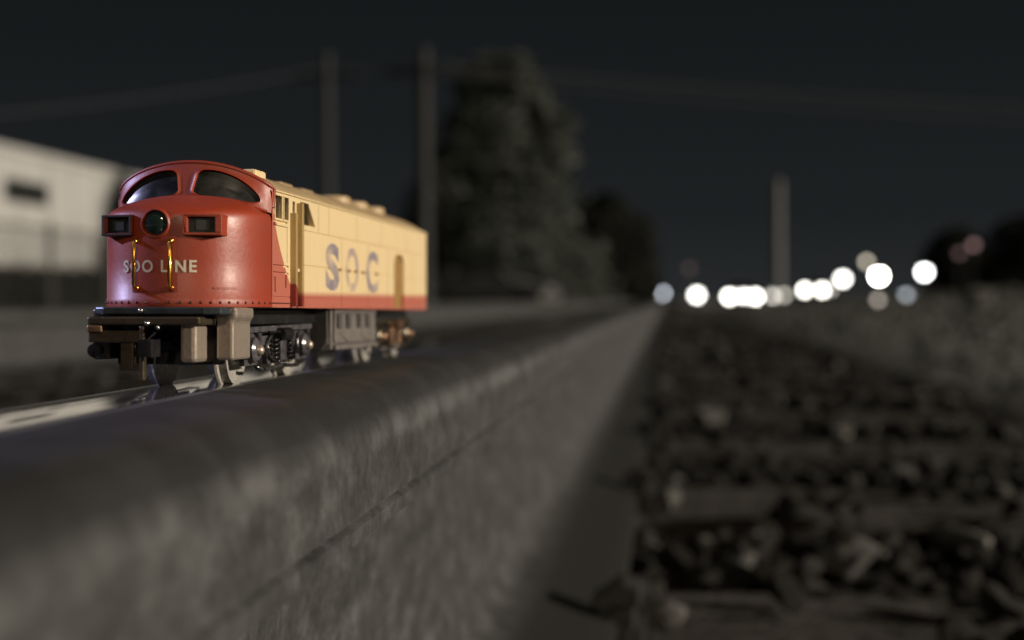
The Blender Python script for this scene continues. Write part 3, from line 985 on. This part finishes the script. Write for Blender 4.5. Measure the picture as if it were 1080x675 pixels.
def ray_poly(c, ang, poly):
    dx, dz = math.cos(ang), math.sin(ang)
    best = None
    n = len(poly)
    for i in range(n):
        x1, z1 = poly[i][0] - c[0], poly[i][1] - c[1]
        x2, z2 = poly[(i + 1) % n][0] - c[0], poly[(i + 1) % n][1] - c[1]
        ex, ez = x2 - x1, z2 - z1
        det = dx * (-ez) + ex * dz
        if abs(det) < 1e-9: continue
        t = (x1 * (-ez) + ex * z1) / det
        s = (dx * z1 - dz * x1) / det
        if t > 0 and -1e-6 <= s <= 1 + 1e-6:
            if best is None or t > best: best = t
    return best


def round_poly(poly, it=2):
    for _ in range(it):
        q = []
        n = len(poly)
        for i in range(n):
            a, b_ = poly[i], poly[(i + 1) % n]
            q += [(a[0] * .75 + b_[0] * .25, a[1] * .75 + b_[1] * .25), (a[0] * .25 + b_[0] * .75, a[1] * .25 + b_[1] * .75)]
        poly = q
    return poly


win = [(1.5, 43.7), (2.0, 46.4), (2.6, 49.5), (7.0, 49.5), (11.4, 47.9), (14.8, 45.5), (17.0, 43.0), (16.6, 41.7), (9.0, 42.9)]
win = round_poly(win, 2)
outer = [(x, base_z(x) - .2) for x in np.linspace(0, HW, 20)] + [(HW, z) for z in np.linspace(41, ZG, 6)] + [(x, roof_z(x)) for x in np.linspace(HW, 0, 60)] + [(0, 48)]
cen = (8.6, 45.6)
cab = MB(MM); glass = []
NA = 96
for s in (1, -1):
    O_ = []; I_ = []
    for k in range(NA):
        a = 2 * math.pi * k / NA
        to = ray_poly(cen, a, outer); ti = ray_poly(cen, a, win)
        O_.append((cen[0] + math.cos(a) * to, cen[1] + math.sin(a) * to))
        I_.append((cen[0] + math.cos(a) * ti, cen[1] + math.sin(a) * ti))
    rr = []
    for f in (0, .25, .5, .75, .92, 1.0):
        rr.append([(s * (o_[0] + (i_[0] - o_[0]) * f), cab_y(o_[0] + (i_[0] - o_[0]) * f, o_[1] + (i_[1] - o_[1]) * f) - (.25 if f == .92 else 0), o_[1] + (i_[1] - o_[1]) * f) for o_, i_ in zip(O_, I_)])
    rr.append([(p[0], p[1] + 1.1, p[2]) for p in rr[-1]])
    cab.loft(rr, True)
    g = MB(MM)
    gr = []
    for f in (0.99, .6, .3, .02):
        gr.append([(s * (cen[0] + (i_[0] - cen[0]) * f), cab_y(cen[0] + (i_[0] - cen[0]) * f, cen[1] + (i_[1] - cen[1]) * f) + .75, cen[1] + (i_[1] - cen[1]) * f) for i_ in I_])
    g.loft(gr, True); g.f.append(tuple(range(3 * NA, 4 * NA)))
    g.build('windshield', M['glass'], LOCO, smooth=True, tilt=True)
# raised red rim round the arch, and sill bead
arch = [(x, cab_y(x, roof_z(x)) + .35, roof_z(x) + .05) for x in np.linspace(-HW, HW, 61)]
arch = [(-HW, cab_y(HW, 42) + .3, 41)] + arch + [(HW, cab_y(HW, 42) + .3, 41)]
cab.tube(arch, .55, 8)
cab.tube([(x, cab_y(x, base_z(x)) - .15, base_z(x) + .05) for x in np.linspace(-HW + .6, HW - .6, 41)], .35, 6)
cab.build('cab_front', M['red'], LOCO, smooth=True, auto=50, tilt=True)

# headlight, marker lights, grabs, nose door, rivets
hl = MB(MM); hl.lathe([(3.55, .9), (3.4, .0), (3.15, -.3), (2.95, -.3), (2.8, .3)], (-.5, 0, 36.0), 'y', 32)
hl = hl.build('headlight', M['red'], LOCO, smooth=True, auto=40, tilt=True)
l2 = MB(MM); l2.lathe([(2.8, .3), (2.5, .0), (1.8, -.3), (.9, -.45), (.05, -.5)], (-.5, 0, 36.0), 'y', 28)
l2.build('lens', mat('greenish_lens', (.02, .035, .028), .07, spec=.9, coat=1.0), hl, smooth=True, tilt=True)
for s in (-1, 1):
    m_ = MB(MM)
    xa, xb = 5.9, 13.9
    yf = lambda x: .15 + (x - 5.9) * .24
    def slab(mb_, x0, x1, z0, z1, off, back):
        P_ = [(s * x0, yf(x0) + off), (s * x1, yf(x1) + off), (s * x1, yf(x1) + back), (s * x0, yf(x0) + back)]
        return mb_.prism(P_, 'z', z0, z1)
    slab(m_, xa, xb, 33.4, 34.0, 0, 5.5); slab(m_, xa, xb, 37.5, 38.1, 0, 5.5)
    slab(m_, xa, 6.7, 34.0, 37.5, 0, 3.5); slab(m_, 12.5, xb, 34.0, 37.5, 0, 5.5)
    ml = m_.build('marker_light', M['red'], LOCO, bevel=.00018, tilt=True)
    q = slab(MB(MM), 6.7, 12.5, 34.0, 37.5, .75, 1.6)
    q.build('lens', M['glass'], ml, tilt=True)
    if s < 0:
        q = MB(MM)
        slab(q, 6.2, 13.9, 37.6, 38.0, -.18, -.01); slab(q, 6.2, 13.9, 33.5, 33.9, -.18, -.01)
        slab(q, 6.3, 6.8, 33.9, 37.6, -.18, -.01); slab(q, 13.2, 13.8, 33.9, 37.6, -.18, -.01)
        q.build('trim', M['chrome'], ml, tilt=True)
    q = slab(MB(MM), 8.4, 11.2, 34.6, 36.8, .62, .74).build('bulb', mat('dull_reflector', (.05, .055, .05), .3), ml, tilt=True)
for s in (-1, 1):
    x = s * 4.15 - .9
    y = nose_y(x)
    q = MB(MM); q.tube([(x, y + .3, 32.2), (x, y - 1.1, 32.2), (x, y - 1.6, 31.7), (x, y - 1.6, 22.3), (x, y - 1.1, 21.8), (x, y + .3, 21.8)], .42, 10)
    q.ball((x, y - .15, 32.2), .62); q.ball((x, y - .15, 21.8), .62)
    q.build('grab_iron', M['brass'], LOCO, smooth=True, tilt=True)


def skin_patch(x0, x1, z0, z1, off, n=12):
    q = MB(MM)
    xs_ = np.linspace(x0, x1, n)
    rr = [[(x, nose_y(x) + .12 - off, z) for x in xs_] for z in (z0, z1)]
    back = [[(x, nose_y(x) + .4, z) for x in xs_] for z in (z1, z0)]
    q.loft([rr[0], rr[1], back[0], back[1], rr[0]], False)
    return q
skin_patch(-6.2, 4.4, 20.9, 33.2, .14).build('nose_door', M['red'], LOCO, smooth=True, auto=30, tilt=True)
for i, (a_, b_, zz) in enumerate([(11.5, 15.6, 21.6)]):
    skin_patch(a_, b_, zz, zz + .45, .16).build('step_bar', M['red'], LOCO, smooth=True, auto=30, tilt=True)
q = MB(MM)
for k in range(27):
    th = math.pi * ((k + .5) / 27 - .5)
    x = HW * math.copysign(abs(math.sin(th)) ** .89, math.sin(th))
    q.ball((x, nose_y(x) + .02, Z0 + 1.0), .33, 8, 6)
for k in range(20):
    for s in (-1, 1): q.ball((s * HW + s * .1, 22 + k * 1.1, Z0 + 1.0), .2, 6, 4)
q.build('rivet_row', mat('grimy_rivet', (.10, .022, .018), .45), LOCO, smooth=True, tilt=True)


# lettering
def text_mesh(body, size, weight=0.0, space=1.0):
    cu = bpy.data.curves.new('lettering', 'FONT')
    cu.body = body; cu.size = size; cu.offset = weight; cu.space_character = space
    cu.resolution_u = 6
    ob = bpy.data.objects.new('lettering', cu); col.objects.link(ob)
    dg = bpy.context.evaluated_depsgraph_get(); dg.update()
    me = bpy.data.meshes.new_from_object(ob.evaluated_get(dg))
    bm = bmesh.new(); bm.from_mesh(me)
    bpy.data.objects.remove(ob); bpy.data.curves.remove(cu)
    bmesh.ops.triangulate(bm, faces=bm.faces)
    for _ in range(2):
        bmesh.ops.subdivide_edges(bm, edges=[e_ for e_ in bm.edges if e_.calc_length() > size * .12], cuts=1)
    bmesh.ops.triangulate(bm, faces=bm.faces)
    v = [tuple(q.co) for q in bm.verts]; f = [tuple(w_.index for w_ in ff.verts) for ff in bm.faces]
    bm.free()
    return v, f


def lettering(body, size, weight, space, place, name, m, thick, width=None, wf=1.0):
    """place(u, v, off) -> local mm point"""
    v, f = text_mesh(body, 1.0, weight, space)
    x0 = min(p[0] for p in v); x1 = max(p[0] for p in v); z0 = min(p[1] for p in v); z1 = max(p[1] for p in v)
    kz = size / (z1 - z0); kx = (width / (x1 - x0)) if width else kz * wf
    q = MB(MM)
    P_ = [((p[0] - x0) * kx, (p[1] - z0) * kz) for p in v]
    n = len(v)
    q.add([place(a, b_, thick) for a, b_ in P_] + [place(a, b_, -.1) for a, b_ in P_], [t for t in f] + [tuple(i + n for i in t[::-1]) for t in f])
    return q.build(name, m, LOCO, tilt=True, recalc=False)


lettering('SOO LINE', 2.75, .022, 1.22, lambda u, v, o_: (-8.6 + u, nose_y(-8.6 + u) + .12 - .14 - o_, 25.2 + v), 'nose_lettering', M['white_ink'], .06, width=17.0)

# ---- side walls: rectilinear relief map with real grooves and window openings
def side_wall(s):
    grooves_y = [33.6, 56.5, 62.5, 79.5, 84.0, 100.5, 117.5, 134, 158, 175]
    full = {62.5: 0, 84.0: 1}
    ycuts = [20.0, 21.4]
    holes = [(24.2, 29.2, 38.8, 44.2), (31.0, 34.4, 38.8, 44.2), (38.2, 40.2, 40.6, 43.8), (44.6, 58.0, 38.6, 44.2)]
    gl = []   # (y0,y1,z0,z1,depth)
    g_ = .28
    gl.append((NL, LEN, 44.9, 45.2, .3))                     # gutter groove
    gl.append((44, LEN, 37.0, 37.0 + g_, .3)); gl.append((44, LEN, 28.2, 28.2 + g_, .3))
    gl.append((44, LEN, 20.0, 20.25, .2)); gl.append((NL, 44, 20.0, 20.25, .25))
    for y in (60.5, 70.5, 100, 130, 165): gl.append((y, y + g_, 37, 44.9, .3))
    for y in (83.5, 113.5, 139.0, 176): gl.append((y, y + g_, 17.9, 37, .35))
    # cab door outline and kick lines
    gl += [(23.0, 33.9, 37.9, 38.25, .35), (33.6, 33.95, 28.4, 38.2, .4), (23.0, 35, 27.3, 27.8, .45), (23.0, 35, 25.6, 26.1, .45),
           (23.2, 25.0, 21.2, 24.8, .3), (32.2, 33.4, 22.4, 25.6, .35)]
    door = (148.0, 162.0, 17.9, 35.6)
    yc = {NL, LEN}; zc = {Z0, ZG}
    gl = [g for g in gl if g[0] >= NL]
    for r_ in gl: yc |= {r_[0], r_[1]}; zc |= {r_[2], r_[3]}
    for r_ in holes: yc |= {r_[0], r_[1]}; zc |= {r_[2], r_[3]}
    yc |= {door[0], door[1]}; zc |= {door[2], door[3]}
    yc = sorted(yc); zc = sorted(zc)
    ny_, nz_ = len(yc) - 1, len(zc) - 1
    D = np.zeros((ny_, nz_))
    for i in range(ny_):
        for j in range(nz_):
            cy, cz = (yc[i] + yc[i + 1]) / 2, (zc[j] + zc[j + 1]) / 2
            for r_ in gl:
                if r_[0] < cy < r_[1] and r_[2] < cz < r_[3]: D[i, j] = max(D[i, j], r_[4])
            if door[0] < cy < door[1] and door[2] < cz < door[3]: D[i, j] = 9
            for r_ in holes:
                if r_[0] < cy < r_[1] and r_[2] < cz < r_[3]: D[i, j] = 9
    q = MB(MM)
    X_ = lambda d: s * (HW - (1.7 if d > 5 else d))
    for i in range(ny_):
        for j in range(nz_):
            d = D[i, j]
            if d < 5:
                q.add([(X_(d), yc[i], zc[j]), (X_(d), yc[i + 1], zc[j]), (X_(d), yc[i + 1], zc[j + 1]), (X_(d), yc[i], zc[j + 1])], [(0, 1, 2, 3)])
            if i + 1 < ny_ and D[i + 1, j] != d:
                a, b_ = X_(d), X_(D[i + 1, j]); y = yc[i + 1]
                q.add([(a, y, zc[j]), (b_, y, zc[j]), (b_, y, zc[j + 1]), (a, y, zc[j + 1])], [(0, 1, 2, 3)])
            if j + 1 < nz_ and D[i, j + 1] != d:
                a, b_ = X_(d), X_(D[i, j + 1]); z = zc[j + 1]
                q.add([(a, yc[i], z), (b_, yc[i], z), (b_, yc[i + 1], z), (a, yc[i + 1], z)], [(0, 1, 2, 3)])
    # slanted rear jamb of the quarter window
    q.prism([(58.0, 44.2), (58.0, 38.6), (57.7, 38.6), (51.6, 44.2)], 'x', s * (HW - .02), s * (HW - 1.7))
    # bottom lip and rear edge
    q.box(min(s * HW, s * (HW - 1.5)), max(s * HW, s * (HW - 1.5)), NL, LEN, Z0 - .02, Z0)
    q.build('side_wall', M['side'], LOCO, tilt=True, recalc=False)
    for h in holes:
        MB(MM).box(min(s * (HW - 1.6), s * (HW - 1.9)), max(s * (HW - 1.6), s * (HW - 1.9)), h[0] - .3, h[1] + .3, h[2] - .3, h[3] + .3).build('side_window', M['glass'], LOCO, tilt=True)
    # window frame beads
    for h in holes[:2]:
        f = MB(MM)
        for (a0, a1, b0, b1) in ((h[0] - .5, h[1] + .5, h[3], h[3] + .35), (h[0] - .5, h[1] + .5, h[2] - .45, h[2]), (h[0] - .5, h[0], h[2], h[3]), (h[1], h[1] + .5, h[2], h[3])):
            f.box(min(s * (HW + .22), s * (HW - .3)), max(s * (HW + .22), s * (HW - .3)), a0, a1, b0, b1)
        f.build('window_frame', M['cream'], LOCO, tilt=True)
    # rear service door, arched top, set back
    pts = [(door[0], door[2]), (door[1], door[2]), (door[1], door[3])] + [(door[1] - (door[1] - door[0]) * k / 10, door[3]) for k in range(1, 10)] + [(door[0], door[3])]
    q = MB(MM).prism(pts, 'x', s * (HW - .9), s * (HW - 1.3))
    dd = q.build('service_door', M['door_shade_tan'], LOCO, tilt=True)
    q = MB(MM)   # corner fillets that round the opening's head
    q.prism([(door[0], door[3]), (door[0], door[3] - 3.0), (door[0] + 1.2, door[3] - 1.0), (door[0] + 4, door[3])], 'x', s * (HW - .02), s * (HW - .9))
    q.prism([(door[1], door[3]), (door[1], door[3] - 3.0), (door[1] - 1.2, door[3] - 1.0), (door[1] - 4, door[3])], 'x', s * (HW - .02), s * (HW - .9))
    q.build('door_head', M['cream'], LOCO, tilt=True)
    # cab door posts: two deep fins either side of the door, with a grab rail
    for (y, zt) in ((36.2, 40.8), (41.4, 43.6)):
        f = MB(MM).box(min(s * (HW - .2), s * (HW + 1.55)), max(s * (HW - .2), s * (HW + 1.55)), y, y + 1.5, Z0 + .3, zt)
        f.build('door_post', M['post'], LOCO, bevel=.00015, tilt=True)
    f = MB(MM).box(min(s * (HW - .1), s * (HW + .9)), max(s * (HW - .1), s * (HW + .9)), 37.8, 41.3, 26.5, 27.3)
    f.box(min(s * (HW - .1), s * (HW + .9)), max(s * (HW - .1), s * (HW + .9)), 43.0, 44.2, 24.2, 25.0)
    f.build('step', M['cream'], LOCO, tilt=True)
    # grip ledge over the cab door
    MB(MM).box(min(s * (HW - .1), s * (HW + .4)), max(s * (HW - .1), s * (HW + .4)), 23.2, 34, 37.1, 37.7).build('ledge', M['side'], LOCO, tilt=True)


for s in (1, -1): side_wall(s)

# SOO on the side (faded by wear)
def side_place(y0, z0, s=1):
    return lambda u, v, o_: (s * (HW + o_), (y0 + u), z0 + v)
lettering('S', 12.8, .045, 1, side_place(67.5, 22.4), 'side_lettering', M['violet'], .05, width=13.5)
lettering('O', 12.6, .02, 1, side_place(88.0, 22.4), 'side_lettering', M['violet_pale'], .05, width=14)
lettering('C', 12.6, .03, 1, side_place(111.0, 22.4), 'side_lettering', M['violet'], .05, width=14.5)
lettering('OOS', 12.8, .04, 1.2, lambda u, v, o_: (-(HW + o_), 64 + u, 22.4 + v), 'side_lettering', M['violet'], .05, width=60)
q = MB(MM)
for y in (80.5, 90, 98, 106, 123):
    q.box(HW - .3, HW + .25, y, y + 2.6, 27.9, 28.7)
q.build('latch_row', M['door_shade_tan'], LOCO, tilt=True)

# roof
mb = MB(MM)
prof_x = [HW * math.sin(math.pi * (k / 60 - .5)) for k in range(61)]
ringsr = [[(x, cab_y(x, roof_z(x)) + .4, roof_z(x)) for x in prof_x], [(x, 27, roof_z(x)) for x in prof_x]]
for y in (40, 80, 120, 160, 188): ringsr.append([(x, y, roof_z(x)) for x in prof_x])
ringsr.append([(x * .99, 191.5, ZG + (roof_z(x) - ZG) * .93) for x in prof_x])
ringsr.append([(x * .97, LEN, ZG + (roof_z(x) - ZG) * .8) for x in prof_x])
mb.loft(ringsr, False)
mb.build('roof', M['roof_cream_dimmed'], LOCO, smooth=True, auto=50, tilt=True)
# gutter strip
for s in (1, -1):
    MB(MM).box(min(s * (HW - .3), s * (HW + .25)), max(s * (HW - .3), s * (HW + .25)), 24.2, LEN - 1, ZG - .25, ZG + .15).build('gutter', M['cream'], LOCO, tilt=True, bevel=.0001)
# rear wall
q = MB(MM); q.prism([(-HW, Z0), (HW, Z0)] + [(HW, ZG)] + [(x * .97, ZG + (roof_z(x) - ZG) * .8) for x in prof_x[::-1]] + [(-HW, ZG)], 'y', LEN - 1.4, LEN - .1)
q.build('rear_wall', M['cream'], LOCO, tilt=True)
# roof fittings
q = MB(MM).box(8.8, 12.6, 29, 37, roof_z(11) - 2.5, roof_z(9.4) + .7)
q.build('roof_box', M['cream'], LOCO, bevel=.0006, tilt=True)
q = MB(MM).box(-5.5, -2.3, 19, 24, roof_z(4) - 1, roof_z(3) + .45)
q.build('roof_box', M['cream'], LOCO, bevel=.0004, tilt=True)
for y in (128, 150, 173):
    q = MB(MM); q.lathe([(5.4, -1.0), (5.4, 1.0), (4.6, 1.6), (3.8, 1.6), (3.6, 1.1), (1.2, 1.1), (1.0, 1.8), (.1, 1.9)], (4.0, y, roof_z(4)), 'z', 28)
    for k in range(6):
        a = math.pi * k / 6
        q.tube([(4 - 4.2 * math.cos(a), y - 4.2 * math.sin(a), roof_z(4) + 1.45), (4 + 4.2 * math.cos(a), y + 4.2 * math.sin(a), roof_z(4) + 1.45)], .18, 4)
    q.build('roof_fan', M['roof_cream_dimmed'], LOCO, smooth=True, auto=40, tilt=True)
for y in (64, 84):
    q = MB(MM).box(-3, 7.5, y, y + 11, roof_z(7) - 1.0, roof_z(5) + .25)
    q.build('hatch', M['roof_cream_dimmed'], LOCO, bevel=.0004, tilt=True)

# chassis
q = MB(MM); q.box(-12.5, 12.5, 2, LEN - 4, 13.5, 17.2)
q.box(-9, 9, 84, 132, 7, 13.5)
q.build('chassis', M['black'], LOCO, bevel=.0003, tilt=True)
# fuel tank with panel faces
tk = MB(MM); tk.prism([(-16.2, 17.4), (-16.4, 7.6), (-14.5, 5.8), (14.5, 5.8), (16.4, 7.6), (16.2, 17.4)], 'y', 79, 133)
tk = tk.build('fuel_tank', M['darkgrey'], LOCO, bevel=.0004, tilt=True)
for s in (1, -1):
    q = MB(MM)
    X0, X1 = 16.25, 16.95
    bx = lambda y0, y1, z0, z1, x1=X1: q.box(min(s * X0, s * x1), max(s * X0, s * x1), y0, y1, z0, z1)
    bx(79.2, 81.5, 6.2, 17.0); bx(83.5, 133, 6.0, 7.2, 17.3); bx(83.5, 131, 8.0, 11.6); bx(83.5, 131, 16.3, 17.2)
    bx(83.5, 85.5, 11.6, 16.3); lv = MB(MM)
    for y in (88, 98, 110.5, 120.5): lv.box(min(s * X0, s * 16.5), max(s * X0, s * 16.5), y - .3, y + 4.9, 12.0, 16.0)
    for k, y in enumerate((88, 98, 110.5, 120.5)):
        for j in range(4):
            bx(y, y + 4.6, 12.4 + j * .95, 12.9 + j * .95, 16.8)
    lv.build('louvre_shade', M['black'], tk, tilt=True)  # black squares behind the slats, painting the shade of the recesses
    for a, b_ in ((86, 108), (108, 130)):
        q.tube([(s * 16.7, a, 11.5), (s * 17.1, (a + b_) / 2, 8.2), (s * 16.7, b_, 11.5)], .25, 6)
    q.build('tank_panel', M['darkgrey'], tk, bevel=.00012, tilt=True)


# trucks (bogies)
def truck(yc, metal, tint):
    root = empty('truck'); root.parent = LOCO
    root.location = (0, yc * MM, 0)
    q = MB(MM); q.box(-7, 7, -26, 26, 8.5, 13); q.build('bolster', M['black'], root, bevel=.0004)
    for y in (-20, 20):
        for s in (-1, 1):
            wq = MB(MM)
            wq.lathe([(1, -1.5), (7.6, -1.5), (7.9, -1.2), (7.7, -.7), (6.95, -.5), (6.75, 1.4), (6.0, 1.5), (5.6, 1.0), (2.2, .8), (1.6, 1.5), (.1, 1.5)], (0, 0, 0), 'x', 40)
            wv = [((s * p_[0]) + s * 8.6, p_[1] + y, p_[2] + 6.85) for p_ in wq.v]; wq.v = wv
            wq.build('wheel', M['steel'], root, smooth=True, auto=35)
        MB(MM).lathe([(1.2, -8), (1.2, 8)], (0, y, 6.85), 'x', 12).build('axle', M['steel'], root)
    for s in (-1, 1):
        f = MB(MM)
        xa, xb = s * 12.3, s * 13.6
        lo_, hi_ = min(xa, xb), max(xa, xb)
        # side frame outline: long beam dropping between the journals
        f.prism([(-27, 13.4), (27, 13.4), (28, 11.0), (25.5, 9.5), (24.5, 4.6), (15.5, 4.6), (14.0, 8.4), (9, 9.4), (7.5, 4.4), (-7.5, 4.4), (-9, 9.4), (-14.0, 8.4), (-15.5, 4.6), (-24.5, 4.6), (-25.5, 9.5), (-28, 11)], 'x', lo_, hi_)
        f.box(lo_, s * 14.6 if s > 0 else hi_, -26.5, 26.5, 12.4, 13.7) if s > 0 else f.box(s * 14.6, hi_, -26.5, 26.5, 12.4, 13.7)
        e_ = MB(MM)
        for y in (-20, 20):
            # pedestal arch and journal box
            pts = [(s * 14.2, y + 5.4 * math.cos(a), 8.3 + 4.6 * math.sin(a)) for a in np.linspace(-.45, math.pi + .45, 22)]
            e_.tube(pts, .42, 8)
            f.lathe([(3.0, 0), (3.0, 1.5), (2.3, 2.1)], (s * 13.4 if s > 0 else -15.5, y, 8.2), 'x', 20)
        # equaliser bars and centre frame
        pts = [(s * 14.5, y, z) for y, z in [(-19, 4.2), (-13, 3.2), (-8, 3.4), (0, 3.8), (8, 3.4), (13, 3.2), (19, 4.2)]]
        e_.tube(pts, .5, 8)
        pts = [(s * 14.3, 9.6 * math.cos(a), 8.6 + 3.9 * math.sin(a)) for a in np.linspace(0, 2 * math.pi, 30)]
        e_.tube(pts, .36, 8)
        e_.build('equaliser', M['edge_glint'], root, smooth=True)
        f.box(min(s * 13.5, s * 15.2), max(s * 13.5, s * 15.2), -2.4, 2.4, 5.0, 11.8)
        f.build('side_frame', metal, root, smooth=True, auto=40)
        # coil springs
        sp_ = MB(MM)
        for y in (-5.8, 5.8):
            sp_.tube([(s * 14.4 + 1.3 * math.cos(t) * 1, y + 1.3 * math.sin(t), 5 + t * .17) for t in np.linspace(0, 6.28 * 5.4, 80)], .32, 6)
        sp_.build('spring', tint, root, smooth=True)
        for y in (-20, 20):
            c = MB(MM); c.lathe([(.05, 1.5), (.8, 1.3), (1.3, .6), (1.3, 0)] if s > 0 else [(.05, -1.5), (.8, -1.3), (1.3, -.6), (1.3, 0)], (s * 15.4, y, 8.2), 'x', 18)
            c.build('journal_cap', M['pewter'] if tint == M['black'] else tint, root, smooth=True, auto=40)
        b_ = MB(MM); b_.lathe([(1.6, -3.5), (1.6, 3.5)], (s * 15.4, 0, 11.6), 'y', 14); b_.tube([(s * 15.4, -12, 12.2), (s * 15.4, 12, 12.2)], .35, 6)
        b_.build('brake_cylinder', tint, root, smooth=True, auto=40)
    return root


truck(42.5, M['truck_grey'], M['black'])
truck(166, M['dark_metal'], M['copper'])

# pilot (front end gear)
q = MB(MM)
pl = [(-15.5, 4.5), (-13.6, -2.0), (-11, -3.6), (12, -3.6), (15.5, -2.6), (16.5, 3.5), (14, 14), (-14, 14)]
q.prism(pl, 'z', 15.9, 17.5)
q.build('pilot_plate', mat('slate_metal', (.10, .12, .14), .3, metal=.6, noise=(200, (.05, .06, .06), .4, .7)), LOCO, bevel=.0003, tilt=True)
q = MB(MM).box(-13.6, 12.0, -6.0, 3, 13.6, 15.4)
q.build('footboard', M['dark_metal'], LOCO, bevel=.0004, tilt=True)
q = MB(MM); q.box(-13.6, -1.5, -5.4, -2.0, 9.8, 12.4); q.box(-6.5, -3.5, -4.8, -2, 3.8, 9.8); q.box(-1.6, -.6, -6.2, -4.2, 1.6, 13.4); q.box(-7, -1.2, -4.4, -3.2, 3.6, 5.2)
q.build('coupler_bracket', M['dark_metal'], LOCO, bevel=.0003, tilt=True)
q = MB(MM).box(-13.6, -10.2, -6.2, -3, 12.0, 13.5).build('buffer_pad', M['copper'], LOCO, bevel=.0003, tilt=True)
q = MB(MM); q.lathe([(.3, -1.4), (1.5, -1.1), (1.75, 0), (1.5, 1.1), (.3, 1.4)], (-12.3, -4.4, 8.0), 'y', 20)
q.build('coupler_knob', M['black'], LOCO, smooth=True, auto=50, tilt=True)
q = MB(MM); q.tube([(1.5, 5, 9), (1.5, -3, 9), (1.2, -6.5, 8.8)], .9, 10); q.box(-.6, 3.2, -9, -6, 6.8, 10.6); q.box(2.4, 3.2, -10.8, -9, 6.8, 10.6)
q.tube([(2, -6, 12), (1, -7.5, 10.5), (2.6, -7.8, 7.0), (2.2, -7, 4.2)], .3, 6)
q.build('coupler', M['black'], LOCO, bevel=.0003, tilt=True)
q = MB(MM); q.ball((0.3, -6.3, 14.0), .6); q.ball((2.6, -6.2, 13.1), .55); q.ball((-2.0, -4.3, 16.8), .6)
q.build('bolt', M['chrome'], LOCO, smooth=True, tilt=True)
q = MB(MM); q.box(6.8, 10.4, -4.2, 11.5, 5.4, 15.2); q.build('side_step', M['pewter'], LOCO, bevel=.0009, tilt=True)
q = MB(MM); q.prism([(12.6, 5.8), (16.4, 5.8), (16.4, 14.4), (17.2, 15.2), (17.2, 17.5), (12.0, 17.5), (12.0, 15.0), (12.6, 14.2)], 'y', 2.5, 14.5)
q.build('step_well', M['pewter'], LOCO, bevel=.0006, tilt=True)
q = MB(MM); q.box(-16.4, -12.6, 2.5, 14.5, 5.8, 17.3); q.build('step_well', M['dark_metal'], LOCO, bevel=.0006, tilt=True)
q = MB(MM); q.box(-12.5, 12, 7, 10, 4.6, 15); q.box(-11, -5.5, 5, 8, 4.2, 9); q.build('gear_housing', M['black'], LOCO, bevel=.0004, tilt=True)
